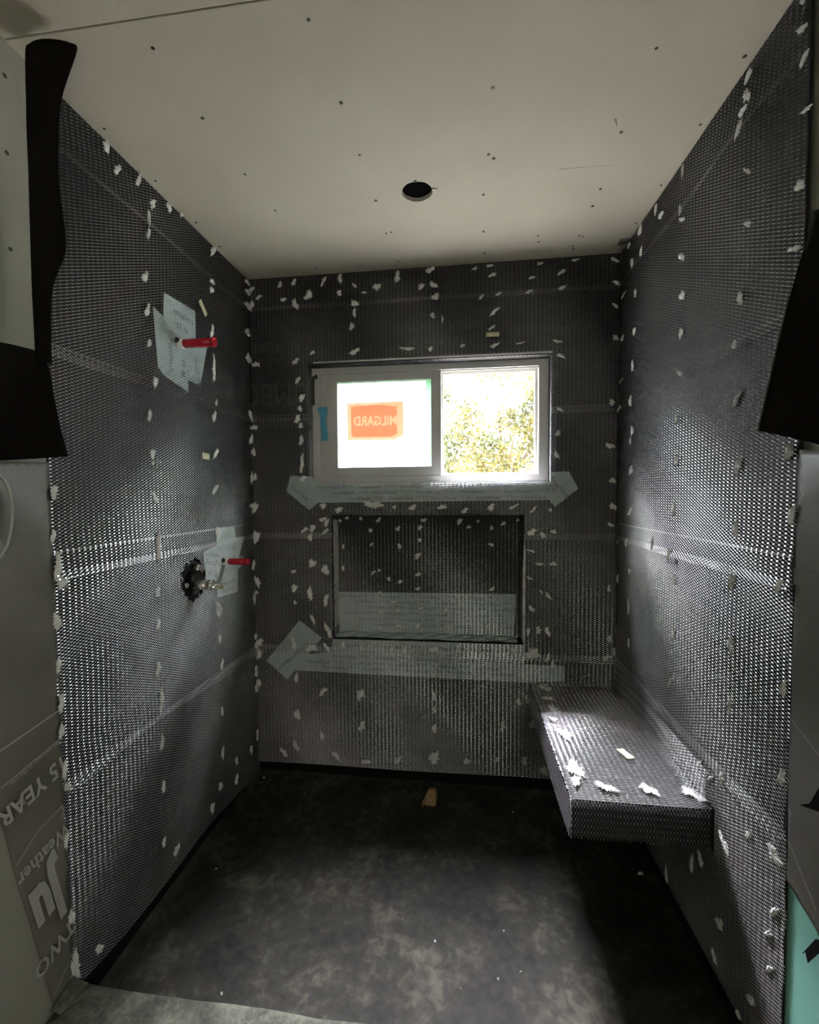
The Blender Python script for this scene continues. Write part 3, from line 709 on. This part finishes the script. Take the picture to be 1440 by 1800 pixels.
# window returns: short bent-in lips
FWt = Frame((0, 0, WZ1 + .002), (1, 0, 0), (0, 1, 0), (0, 0, -1))
lath('lath_return', FWt, WX0, WX1, -0.010, 0.016, M['lath'], parent=lath_b[3], n0=0.001, seed=81, bulge=0.002, lip=0, lap=0)
FWl = Frame((WX0 + .002, 0, 0), (0, 1, 0), (0, 0, 1), (1, 0, 0))
lath('lath_return', FWl, -0.010, 0.05, WZ0, WZ1, M['lath'], parent=lath_b[2], n0=0.001, seed=82, bulge=0.002, lip=0, lap=0)
FWr = Frame((WX1 - .002, 0, 0), (0, 1, 0), (0, 0, 1), (-1, 0, 0))
lath('lath_return', FWr, -0.010, 0.018, WZ0, WZ1, M['lath'], parent=lath_b[2], n0=0.001, seed=83, bulge=0.002, lip=0, lap=0)
FWb = Frame((0, 0, WZ0 + .001), (1, 0, 0), (0, 1, 0), (0, 0, 1))
lath('lath_return', FWb, WX0, WX1, -0.010, 0.030, M['lath'], parent=lath_b[2], n0=0.001, seed=84, bulge=0.002, lip=0, lap=0)
# folded strips over the wet-corner seam at the top edge of the window head
boxes('head_flange', [(WX0 + .03, -0.0125, WZ1 + .002, WX1, -0.0115, WZ1 + .010)], M['lath'], lath_b[3])

# ------------------------------------------------------------------ bench
BX, BY, BZ0, BZ1 = 1.316, -0.790, 0.397, 0.506
def bench():
    root = empty('floating_bench', (1.50, -0.395, BZ0))
    tag(root, 'floating wall bench under black paper and shiny metal lath in the right corner', 'bench')
    off = Vector((-1.50, 0.395, -BZ0))
    def par(o): o.parent = root; o.matrix_parent_inverse = Matrix.Translation(-root.location); return o
    par(boxes('body', [(BX, BY, BZ0, W + 0.004, -0.001, BZ1 - .002)], M['membrane'], bevel=0.004))
    FT = Frame((0, 0, BZ1 - .002), (1, 0, 0), (0, -1, 0), (0, 0, 1))     # top: u=x, v=-y
    FTt = Frame((0, 0, BZ1 - .002), (0, -1, 0), (1, 0, 0), (0, 0, 1))    # strands run along the bench length
    FF = Frame((0, BY, 0), (1, 0, 0), (0, 0, 1), (0, -1, 0))
    FS = Frame((BX, 0, 0), (0, -1, 0), (0, 0, 1), (-1, 0, 0))
    t, Nt = lath('lath_top', FT, BX - .004, W - .006, 0.004, -BY + .006, M['lath'], n0=0.005, seed=91, bulge=0.004, lip=0, lap=0)
    par(t)
    f_, _ = lath('lath_front', Frame((0, BY, 0), (0, 0, 1), (1, 0, 0), (0, -1, 0)), BZ0 + .002, BZ1 + .004, BX - .004, W - .004, M['lath'], n0=0.005, seed=92, bulge=0.002, lip=0, lap=0)
    par(f_)
    s_, _ = lath('lath_side', FS, 0.004, -BY + .004, BZ0 + .002, BZ1 + .004, M['lath'], n0=0.005, seed=93, bulge=0.003, lip=0.002, lap=0)
    par(s_)
    for (u, v, L, Wd, ang) in DABS['T']:
        o = bpy.data.objects.new('sealant_dab', random.choice(DM)); C.objects.link(o)
        o.matrix_world = Matrix.Translation((u / 1000, v / 1000, BZ1 + 0.0085)) @ Matrix.Rotation(math.radians(ang), 4, 'Z') @ Matrix.Diagonal((max(L, 12) / 900, max(Wd, 9) / 900, 0.004, 1))
        o.parent = root; o.matrix_parent_inverse = Matrix.Translation(-root.location)
    # sliver of torn lath at the front left corner
    lat = cyl('corner_wire', (BX - .006, BY - .004, BZ1 + .004), (BX - .004, BY - .006, BZ0 - .002), 0.0018, 0.0012, M['lath'], None, 6)
    par(lat)
    return root
bench()
# folded lath strip in the corner between bench and right wall
FC = Frame((W - .012, 0, BZ1 + .006), (0, -1, 0), (-0.45, 0, 1), (-1, 0, -0.45))
cs, _ = lath('lath_corner_strip', Frame((W - .026, -.01, BZ1 + .008), (0, -1, 0), (0.12, 0, 1), (-1, 0, 0.12)), 0.0, 0.78, 0.0, 0.105, M['lath'], n0=0.002, seed=95, bulge=0.004, lip=0.002, lap=0)
tag(cs, 'narrow bent metal lath strip lying along the joint of bench and right wall', 'metal lath')

# ------------------------------------------------------------------ flashing tape
def tape(polys, F, label, n0, prints, group=None):
    root = sheet('flashing_tape', F, polys[0], n0, 0.0006, M['tape'])
    tag(root, label, 'flashing tape', group)
    for i, p in enumerate(polys[1:]):
        sheet('tape_piece', F, p, n0 + 0.0007 * (i + 1), 0.0006, M['tape'], root)
    lettering('printing', F, prints, n0 + 0.0006 * len(polys) + 0.0005, M['ink'], root)
    return root
def rows_of_print(u0, u1, vs_, step=0.20, ang=0, size=.019):
    out = []
    for i, v in enumerate(vs_):
        u = u0 + (i * 0.37 % 1) * step
        while u < u1 - 0.05:
            out.append(('FortiFlash', size, u + .04, v, ang, 1.5))
            if u + 0.12 < u1 - .03: out.append(('FF 25', size * .75, u + .135, v + .004, ang, 1.5))
            u += step
    return out
tape([[(299, 1434), (1400, 1429), (1400, 1346), (331, 1339)], [(195, 1470), (299, 1464), (321, 1431), (331, 1339), (285, 1304), (173, 1394)], [(1400, 1428), (1400, 1470), (1478, 1471), (1519, 1395), (1418, 1315), (1376, 1369)]],
     FB, 'pale printed flashing tape under the window sill with slanted ends', 0.0012,
     rows_of_print(.34, 1.40, [1.412, 1.385, 1.358]) + [('FortiFlash', .030, 1.44, 1.40, -50, 1), ('FortiFlash', .026, .24, 1.385, -40, 1), ('FF 25', .022, 1.40, 1.392, 0, 1)])
tape([[(400, 894), (1263, 900), (1252, 700), (400, 697)]], FN, 'pale printed flashing tape on the lower back of the niche', 0.0006,
     rows_of_print(.42, 1.25, [.875, .848, .82, .79, .76, .735]))
_r = random.Random(3)
st_ = grid_sheet('flashing_tape', [[(x, 88 - 10.6 * j, NZ0 * 1000 + 5 + (4.5 * math.sin(x * .021 + j * 1.9) + 3.5 * math.sin(x * .047 - j * 1.1) + 4) * (1 if 0 < j < 8 else .3)) for j in range(9)] for x in range(400, 1284, 26)], M['tape'], th=.0008)
tag(st_, 'wrinkled pale flashing tape on the niche shelf', 'flashing tape')
tape([[(393, 684), (1286, 688), (1289, 596), (1310, 596), (1310, 513), (868, 517), (202, 524), (247, 605), (383, 621)], [(227, 772), (337, 689), (158, 477), (55, 566)], [(1289, 598), (1464, 598), (1465, 527), (1289, 515)]],
     FB, 'pale printed flashing tape below the niche with a slanted piece at its left end', 0.0012,
     rows_of_print(.26, 1.28, [.655, .628, .60, .57, .545]) + [('FortiFlash', .028, .20, .60, 45, 1), ('FortiFlash', .024, .14, .55, 45, 1)])
tape([[(685, 2006), (668, 1812), (631, 1789), (499, 1763), (501, 1809), (368, 1971), (446, 1975), (630, 1990)], [(627, 2074), (444, 2082), (446, 1900), (640, 1900)], [(368, 1971), (424, 1806), (520, 1809), (500, 1971)]],
     FL, 'pale flashing tape patches around the upper red pipe on the left wall', 0.0012,
     [('FortiFlash', .03, .52, 2.03, 180, 1), ('FF 25', .03, .53, 1.99, 180, 1), ('FortiFlash', .03, .60, 1.87, 90, 1), ('FortiFlash', .03, .44, 1.85, 75, 1), ('FF 25', .03, .53, 1.84, 90, 1)])
tape([[(432, 1158), (414, 1021), (347, 1022), (166, 1075), (94, 1186), (187, 1190)], [(332, 1244), (187, 1238), (164, 1150), (332, 1150)], [(337, 955), (171, 943), (166, 1045), (120, 1059), (110, 1100), (345, 1100)]],
     FL, 'pale flashing tape patches around the lower red pipe beside the mixer valve', 0.0012,
     [('FortiFlash', .036, .35, 1.10, 12, 1), ('FortiFlash', .03, .38, 1.14, 12, 1), ('FF 25', .03, .37, 1.06, 12, 1), ('FortiFlash', .028, .25, 1.0, 180, 1), ('FortiFlash', .028, .26, .97, 180, 1), ('FF 25', .028, .2, 1.12, 90, 1)])

# ------------------------------------------------------------------ red pipes and mixer valve
def pipe(u, v, L, r, label):
    root = empty('pipe_stub', FL.p(u, v, 0.0)); tag(root, label, 'pipe', 'capped red pipe stubs on the left wall')
    k = Matrix.Translation(-root.location)
    def par(o): o.parent = root; o.matrix_parent_inverse = k
    par(cyl('pipe', FL.p(u, v, 0.012), FL.p(u, v, L), r, r * 0.97, M['red'], None, 28, hollow=0.72))
    par(cyl('end_ring', FL.p(u, v, L - .012), FL.p(u, v, L + .001), r * 1.05, r * 1.05, M['red'], None, 28, hollow=0.76))
    par(cyl('fitting', FL.p(u, v, 0.001), FL.p(u, v, 0.026), r * 1.28, r * 1.15, M['dab'], None, 24))
    par(cyl('elbow', FL.p(u + .020, v + .010, 0.001), FL.p(u + .008, v + .004, 0.010), r * 0.7, r * 0.7, M['black'], None, 20))
    return root
pipe(0.553, 1.924, 0.142, 0.0155, 'upper red plastic pipe stub sticking out of the left wall')
pipe(0.281, 1.097, 0.113, 0.0135, 'lower red plastic pipe stub sticking out beside the mixer valve')

def valve():
    u0, v0 = 0.50, 1.075
    root = empty('mixer_valve', FL.p(u0, v0, -0.02)); tag(root, 'rough brass shower mixer valve in a ragged cut-out of the left wall', 'valve')
    k = Matrix.Translation(-root.location)
    def par(o): o.parent = root; o.matrix_parent_inverse = k; return o
    # dark box recess
    bm = bmesh.new()
    for (a, b_) in ((VH[0], VH[1]),):
        c = [FL.p(a, VH[2], 0.0), FL.p(b_, VH[2], 0.0), FL.p(b_, VH[3], 0.0), FL.p(a, VH[3], 0.0)]
        d = [FL.p(a, VH[2], -.0035), FL.p(b_, VH[2], -.0035), FL.p(b_, VH[3], -.0035), FL.p(a, VH[3], -.0035)]
        vv = [bm.verts.new(p) for p in c + d]
        for i in range(4):
            bm.faces.new((vv[i], vv[(i+1) % 4], vv[(i+1) % 4 + 4], vv[i + 4]))
        bm.faces.new(vv[4:8])
    par(bm_done('recess', bm, M['hole']))
    par(cyl('guard_ring', FL.p(0.515, 1.065, -.002), FL.p(0.515, 1.065, 0.012), 0.072, 0.066, M['black'], None, 36, hollow=0.86))
    par(cyl('valve_body', FL.p(0.512, 1.068, 0.0), FL.p(0.512, 1.068, 0.030), 0.034, 0.030, M['black'], None, 28))
    a = par(cyl('stop_screw', FL.p(0.488, 1.098, 0.006), FL.p(0.488, 1.098, 0.026), 0.021, 0.018, M['chrome'], None, 24, hollow=0.62))
    par(cyl('screw_core', FL.p(0.488, 1.098, 0.010), FL.p(0.488, 1.098, 0.024), 0.009, 0.008, M['chrome'], None, 6))
    st = par(cyl('cartridge_stem', FL.p(0.507, 1.040, 0.010), FL.p(0.497, 1.040, 0.062), 0.0185, 0.0165, M['chrome'], None, 28))
    par(cyl('stem_nut', FL.p(0.497, 1.040, 0.058), FL.p(0.494, 1.040, 0.078), 0.021, 0.019, M['chrome'], None, 10, hollow=0.55))
    par(cyl('stem_pin', FL.p(0.495, 1.040, 0.076), FL.p(0.492, 1.040, 0.094), 0.006, 0.005, M['chrome'], None, 12))
    par(cyl('side_port', FL.p(0.560, 1.050, 0.004), FL.p(0.560, 1.050, 0.014), 0.011, 0.009, M['chrome'], None, 16))
    tg = sheet('paper_tag', Frame(FL.p(0.470, 1.018, 0.075), (1, -0.55, 0), (0, 0, 1), (0.55, 1, 0)), [(0, 0), (46, 8), (46, 26), (0, 18)], 0, 0.0006, M['label'])
    par(tg)
    return root
valve()

# ------------------------------------------------------------------ small labels stapled to the lath
def yl(F, u, v, w_, h_, ang, label, nn=0.014):
    c, s_ = math.cos(math.radians(ang)), math.sin(math.radians(ang))
    poly = [((u + a * c - b_ * s_) * 1000, (v + a * s_ + b_ * c) * 1000) for a, b_ in ((-w_/2, -h_/2), (w_/2, -h_/2), (w_/2, h_/2), (-w_/2, h_/2))]
    o = sheet('paper_label', F, poly, nn, 0.0008, M['label'])
    tag(o, label, 'label', 'small yellow labels on the lath')
    return o
yl(FB, 1.145, 2.081, .058, .019, -2, 'small pale yellow label on the lath above the window')
yl(FL, .409, 2.107, .060, .024, 42, 'small pale yellow label on the left wall lath beside the upper red pipe')
yl(FL, .417, 1.533, .050, .024, 3, 'small pale yellow label on the left wall lath at window height')
yl(Frame((0, 0, BZ1), (1, 0, 0), (0, 1, 0), (0, 0, 1)), 1.540, -.552, .026, .058, 20, 'small pale yellow label on the bench top', 0.010)

# ------------------------------------------------------------------ window
def ring(x0, x1, z0, z1, wl, wr, wb, wt, y0, y1):
    return [(x0, y0, z0, x0 + wl, y1, z1), (x1 - wr, y0, z0, x1, y1, z1), (x0 + wl, y0, z0, x1 - wr, y1, z0 + wb), (x0 + wl, y0, z1 - wt, x1 - wr, y1, z1)]
def window():
    fr = boxes('window_1', ring(.2895, 1.401, 1.4295, 1.9865, .038, .044, .034, .030, .058, .135), M['vinyl'])
    struct(fr)
    # left pocket strip of bright vinyl, tape bridging it
    boxes('pocket_strip', [(.3277, .078, 1.466, .362, .086, 1.953)], M['vinyl'], fr)
    boxes('track_rib', [(.3277, .070, 1.4636, 1.356, .074, 1.470), (.3277, .070, 1.950, 1.356, .074, 1.9562)], M['vinyl'], fr)
    sash = boxes('sliding_sash', ring(.362, .912, 1.466, 1.955, .050, .046, .042, .038, .062, .090), M['vinyl'], fr, bevel=0.0015)
    boxes('pane', [(.410, .073, 1.506, .868, .077, 1.919)], M['frosted'], sash)
    boxes('protective_film', [(.412, .0706, 1.508, .838, .0716, 1.912)], M['film'], sash)
    boxes('green_tint_strip', [(.839, .0700, 1.508, .868, .0712, 1.919), (.412, .0700, 1.9125, .839, .0712, 1.919)], M['green_tint'], sash)  # added filter strips, tinting the pane like greenery behind frosted glass
    boxes('sash_latch', [(.362, .055, 1.68, .378, .062, 1.755)], M['vinyl'], sash, bevel=0.001)
    # meeting stile and fixed light on the right
    boxes('meeting_stile', [(.900, .092, 1.4636, .9165, .125, 1.9565)], M['vinyl'], fr)
    boxes('glazing_bead', ring(.9165, 1.357, 1.4636, 1.9565, .004, .012, .012, .014, .100, .118), M['vinyl'], fr, bevel=0.001)
    boxes('pane', [(.918, .108, 1.470, 1.350, .112, 1.948)], M['glass'], fr)
    # brand sticker on the film, read from behind
    s0 = boxes('sticker', [(.460, .0685, 1.638, .734, .0695, 1.814)], M['sticker_edge'], None)
    # clipped corner: rebuild as polygon
    bpy.data.objects.remove(s0)
    FS_ = Frame((0, .0700, 0), (1, 0, 0), (0, 0, 1), (0, -1, 0))
    st = sheet('window_sticker', FS_, [(459, 1640), (690, 1637), (734, 1660), (733, 1816), (725, 1820), (459, 1817)], 0.0, 0.0006, M['sticker_edge'])
    tag(st, 'red rectangular sticker with reversed lettering on the left window pane', 'sticker')
    # red field with the reversed lettering left open in it
    from mathutils.geometry import tessellate_polygon
    T, polys = text_mesh_data('MILGARD', .050)
    cnt = {}
    for p_ in polys:
        for i_ in range(len(p_)):
            k_ = (p_[i_], p_[(i_ + 1) % len(p_)]); cnt[k_] = 1
    nxt = {a_: b_ for (a_, b_) in cnt if (b_, a_) not in cnt}
    loops = []
    while nxt:
        s_, cur = next(iter(nxt.items())); del nxt[s_]; L_ = [s_]
        while cur != s_ and cur in nxt:
            L_.append(cur); cur = nxt.pop(cur)
        loops.append([Vector((-T[i_][0] * 1.0, T[i_][1] * 1.25, 0)) for i_ in L_])
    rect = [Vector((x_ - .006, y_, 0)) for x_, y_ in [(-.112, -.060), (-.104, -.073), (.088, -.076), (.112, -.060), (.112, .066), (.036, .077), (-.112, .074)]]
    tris = tessellate_polygon([rect] + loops)
    allp = rect + [p_ for l_ in loops for p_ in l_]
    me = py_mesh('red_field', [FS_.p(.596 + p_.x, 1.728 + p_.y, .0009) for p_ in allp], [tuple(t_) for t_ in tris])
    link('red_field', me, M['sticker'], st)
    # blue tape
    bt = sheet('blue_tape', Frame((0, .0575, 0), (1, 0, 0), (0, 0, 1), (0, -1, 0)), [(312, 1798), (364, 1802), (364, 1764), (356, 1756), (356, 1710), (366, 1700), (366, 1640), (333, 1638), (332, 1700), (325, 1762)], 0.0, 0.0006, M['blue_tape'])
    tag(bt, 'strip of blue masking tape over the left side of the window frame', 'tape')
    return fr
window()

# ------------------------------------------------------------------ paper and felt at the alcove edges
# felt flap, left: tall narrow strip curling into the room
A = [(55,2396,131,2388),(46,2394,153,2381),(37,2386,163,2370),(34,2332,141,2319),(33,2277,120,2267),(31,2209,111,2200),(31,2121,105,2114),(30,2058,109,2051),(29,1995,116,1988),(28,1938,115,1932),(28,1900,96,1895),(27,1855,78,1852),(28,1791,72,1788),(29,1687,70,1685)]
fa = grid_sheet('felt_flap', [[(a, -1147, b_), (c, -1147, d)] for a, b_, c, d in A], M['felt'], th=.003, wav=.006)
tag(fa, 'tall black felt flap hanging from the ceiling at the left edge of the alcove', 'felt')
B_ = [((2,-1265,1711),(31,-1150,1717),(41,-1139,1700)),((2,-1266,1678),(29,-1150,1689),(59,-1139,1676)),((2,-1270,1608),(26,-1150,1626),(67,-1139,1623)),((2,-1273,1537),(23,-1150,1552),(79,-1139,1550)),((2,-1277,1453),(18,-1150,1468),(99,-1139,1473))]
fb = grid_sheet('felt_flap', [[(a[0] + 6, a[1], a[2]), (b_[0], b_[1] - 6, b_[2]), (c[0], c[1] - 6, c[2])] for a, b_, c in B_], M['felt'], th=.003)
tag(fb, 'wide black felt piece with a straight bottom edge at the left, under the tall flap', 'felt')
Rf = [((1662,-1130,1903),(1687,-1185,1879)),((1649,-1130,1838),(1687,-1188,1815)),((1627,-1130,1750),(1687,-1191,1725)),((1607,-1130,1649),(1687,-1195,1631)),((1590,-1130,1558),(1687,-1199,1541)),((1578,-1130,1496),(1687,-1203,1441))]
fr_ = grid_sheet('felt_flap', [[a, ((a[0]+b_[0])/2, (a[1]+b_[1])/2 - 12, (a[2]+b_[2])/2), b_] for a, b_ in Rf], M['felt'], th=.004)
tag(fr_, 'black felt flap curling off the right wall at the edge of the picture', 'felt')
ed_ = grid_sheet('turned_edge', [[(a[0] - 1, a[1] + 6, a[2]), (a[0] + 8, a[1] + 2, a[2] - 2)] for a, b_ in Rf[2:]], M['paper'], fr_, th=.003)

# grey printed paper hanging at the left of the alcove (over the drywall)
PLy = [(1311, 1453), (1094, 1465), (1093, 1342), (1094, 1059), (1093, 769), (1091, 469), (1087, 235), (1083, 60), (1129, 6), (1148, 133), (1172, 262), (1195, 384), (1218, 488), (1240, 626), (1269, 737), (1311, 813)]
def draped(name, F, poly, n0, amp, material, seed=0, res=.018, flare=None):
    """triangulated free-outline sheet with folds"""
    P = [Vector((a / 1000, b_ / 1000, 0)) for a, b_ in poly]
    bm = bmesh.new(); vs_ = [bm.verts.new(p) for p in P]; f = bm.faces.new(vs_)
    bmesh.ops.triangulate(bm, faces=[f])
    for _ in range(5):
        es = [e for e in bm.edges if e.calc_length() > res]
        if not es: break
        bmesh.ops.subdivide_edges(bm, edges=es, cuts=1)
        bmesh.ops.triangulate(bm, faces=list(bm.faces))
    for v in bm.verts:
        u, z = v.co.x, v.co.y
        n = n0 + amp * (1 + math.sin(z * 9 + u * 14 + seed)) * 0.5 + amp * 0.5 * (1 + math.sin(z * 23 - u * 31 + seed))
        if flare: n += flare(u, z)
        v.co = Vector(F.p(u, z, n))
    o = bm_done(name, bm, material, smooth=True)
    md = o.modifiers.new('t', 'SOLIDIFY'); md.thickness = .0015; md.offset = 0
    return o
flr = lambda u, z: 0.10 * max(0, (u - 1.15)) * max(0, (1.0 - z))
pl = draped('loose_paper', FL, PLy, .0045, .002, M['paper'], 1)
tag(pl, 'grey printed paper hanging loose along the left edge of the alcove', 'paper')
# print follows the paper: upside-down lettering
lettering('printing', FL, [('15 YEAR', .060, 1.172, .690, 167, .78), ('Weather', .050, 1.155, .520, 167, .75), ('Ju', .190, 1.152, .395, 168, .52), ('TWO', .060, 1.138, .262, 165, .75),
          ('See warranty at the site', .018, 1.165, .752, 167, .75)], .0125, M['pale_ink'], pl,
          [(1.10, .845, 1.26, .823, .004), (1.10, .772, 1.25, .742, .003), (1.10, .600, 1.17, .585, .003), (1.17, .585, 1.225, .545, .003), (1.10, .19, 1.15, .145, .003)])
_pts = [Vector(FL.p(a / 1000, b_ / 1000, .018)) for a, b_ in [(1250, 1436), (1223, 1425), (1207, 1395), (1202, 1353), (1207, 1309), (1221, 1266), (1250, 1236)]]
def tube(name, P, r, material, sub=5, seg=10):
    Q_ = []
    for i in range(len(P) - 1):
        p0, p1, p2, p3 = P[max(i-1, 0)], P[i], P[i+1], P[min(i+2, len(P)-1)]
        for k in range(sub):
            t = k / sub
            Q_.append(0.5 * (2*p1 + (p2 - p0)*t + (2*p0 - 5*p1 + 4*p2 - p3)*t*t + (-p0 + 3*p1 - 3*p2 + p3)*t**3))
    Q_.append(P[-1]); V = []
    for i, q in enumerate(Q_):
        d = (Q_[min(i+1, len(Q_)-1)] - Q_[max(i-1, 0)]).normalized(); a_ = d.cross(Vector((1, 0, 0))).normalized(); b_ = d.cross(a_)
        V += [q + (a_ * math.cos(2*math.pi*j/seg) + b_ * math.sin(2*math.pi*j/seg)) * r for j in range(seg)]
    Fc = [(i*seg + j, i*seg + (j+1) % seg, (i+1)*seg + (j+1) % seg, (i+1)*seg + j) for i in range(len(Q_) - 1) for j in range(seg)]
    return link(name, py_mesh(name, V, Fc), material, smooth=True)
so = tube('cable_loop', _pts, .0035, M['pale_ink'])
tag(so, 'grey cable loop hanging in front of the paper at the left edge', 'cable')

# right side: teal board, paper over it
tb = sheet('teal_board', FR, [(1060, 900), (1480, 900), (1480, 0), (1060, 0)], -0.0115, 0.010, M['teal_board'])
tag(tb, 'teal moisture-resistant wall board at the lower right of the alcove', 'wall board')
PR = [(1066, 1463), (1195, 1452), (1231, 543), (1166, 500), (1144, 520), (1126, 528), (1094, 539), (1066, 547), (1064, 857), (1064, 1219)]
pr = draped('loose_paper', FR, PR, .004, .0015, M['paper'], 4)
tag(pr, 'grey-black paper hanging loose along the right edge of the alcove', 'paper')
sheet('torn_tip', FR, [(1100, 737), (1127, 759), (1149, 806), (1170, 767)], .009, .001, M['felt'], pr)
sheet('torn_tip', FR, [(1153, 505), (1120, 440), (1128, 452), (1135, 436), (1159, 480), (1190, 532)], .009, .001, M['strip'], pr)
lettering('printing', FR, [], .0085, M['pale_ink'], pr, [(1.07, .90, 1.16, .86, .003), (1.07, .64, 1.15, .56, .0035)])
sheet('cross_fold', FR, [(1066, 1220), (1160, 1214), (1160, 1180), (1066, 1186)], .0085, .001, M['paper'], pr)

# ------------------------------------------------------------------ odds and ends
# wood offcut standing by the back wall
bm = bmesh.new()
pts0 = [(-.026, -.020), (.022, -.022), (.026, .016), (-.020, .020)]
lv = [(0, 1.0, 0), (.030, 1.05, .002), (.056, .8, .006), (.066, .45, .009)]
ringv = []
for z, s_, dx in lv:
    ringv.append([bm.verts.new((x * s_ + dx + random.uniform(-.002, .002), y * s_, z)) for x, y in pts0])
for a in range(len(lv) - 1):
    for i in range(4):
        bm.faces.new((ringv[a][i], ringv[a][(i+1) % 4], ringv[a+1][(i+1) % 4], ringv[a+1][i]))
bm.faces.new(ringv[-1]); bm.faces.new(ringv[0][::-1])
wc = bm_done('wood_offcut', bm, M['wood'], bevel=.002)
wc.location = (.866, -.135, .004)
tag(wc, 'small raw wood offcut standing on the floor liner near the back wall', 'wood')
sl = boxes('splinter', [(-.036, -.034, .001, -.031, -.030, .030)], M['wood'], wc); sl.rotation_euler = (0, .12, 0)
# ceiling corner shim
sm = boxes('corner_shim', [(W - .045, -.120, H - .008, W - .006, -.085, H - .0005)], M['lath_dark'])
tag(sm, 'small dark metal shim in the right corner under the ceiling', 'shim')
# sealant crumbs on the liner, each its own object
for i, (x, y, s_, wh) in enumerate([(1.641, -.425, .013, 'white sealant crumb on the floor in the shade under the bench'),
        (1.222, -.154, .006, 'tiny white crumb on the floor right of the wood offcut'),
        (.345, -.977, .006, 'tiny white crumb on the floor by the left end of the curb'),
        (.106, -.584, .005, 'tiny white crumb on the floor beside the left wall'),
        (1.105, -.847, .007, 'white crumb on the bright floor patch, nearest the curb'),
        (.999, -.886, .005, 'tiny white crumb on the bright floor patch right of the liner fold'),
        (1.134, -.702, .005, 'tiny white crumb on the floor at the far edge of the bright patch'),
        (1.170, -.82, .005, 'tiny white crumb on the bright floor patch, rightmost of the crumbs there'),
        (.921, -.76, .006, 'white crumb at the bend of the liner fold on the floor'),
        (.05, -.05, .007, 'small white crumb on the floor in the far left corner')]):
    o = bpy.data.objects.new('sealant_crumb', DM[i % 9]); C.objects.link(o)
    o.location = (x, y, .006); o.scale = (s_ * 1.5, s_ * 1.1, s_ * .5); o.rotation_euler = (0, 0, i)
    tag(o, wh, 'crumb', 'white crumbs on the floor liner')

# ------------------------------------------------------------------ outside
struct(boxes('ground', [(-9, .16, -.65, 11, 14, -.60)], M['concrete']))
def tree():
    root = empty('leafy_tree', (1.7, 4.6, -.6)); tag(root, 'leafy yellow-green tree outside the right half of the window', 'tree')
    k = Matrix.Translation(-root.location)
    def par(o): o.parent = root; o.matrix_parent_inverse = k; return o
    par(cyl('trunk', (1.75, 4.6, -.6), (1.60, 4.6, 1.5), .11, .07, M['bark'], None, 14))
    tips = [(.95, 4.3, 2.35), (1.5, 4.6, 3.3), (2.2, 4.4, 2.5), (1.2, 4.8, 1.9), (2.3, 4.9, 3.2), (1.7, 4.2, 2.1)]
    for t in tips: par(cyl('branch', (1.62, 4.6, 1.3), t, .035, .010, M['bark'], None, 8))
    r_ = np.random.default_rng(5)
    n = 7500
    cl = np.array([(.80, 4.2, 2.72, .12), (.92, 4.2, 2.15, .24), (1.10, 4.3, 2.50, .20), (1.35, 4.3, 2.05, .30), (2.05, 4.4, 2.75, .27), (1.95, 4.5, 2.30, .30), (2.10, 4.5, 1.95, .28), (1.62, 4.4, 1.75, .28), (1.2, 4.5, 1.70, .30), (.85, 4.4, 1.80, .22), (1.66, 4.4, 2.45, .16), (2.3, 4.8, 3.1, .4), (1.5, 5.0, 3.35, .3)])
    wts = cl[:, 3] ** 2; wts /= wts.sum()
    ci = r_.choice(len(cl), n, p=wts)
    c = cl[ci, :3] + r_.normal(0, 1, (n, 3)) * cl[ci, 3:4] * .55
    a = r_.normal(0, 1, (n, 3)); a /= np.linalg.norm(a, axis=1, keepdims=True)
    b_ = np.cross(a, r_.normal(0, 1, (n, 3))); b_ /= np.linalg.norm(b_, axis=1, keepdims=True)
    L = r_.uniform(.026, .050, (n, 1)); w_ = L * .42
    V = np.stack([c - a * L, c + b_ * w_, c + a * L, c - b_ * w_], 1).reshape(-1, 3)
    Q = np.arange(n * 4).reshape(-1, 4)
    f = link('foliage', quads_mesh('foliage', V, Q), M['leaf']); f['kind'] = 'stuff'; par(f)
tree()
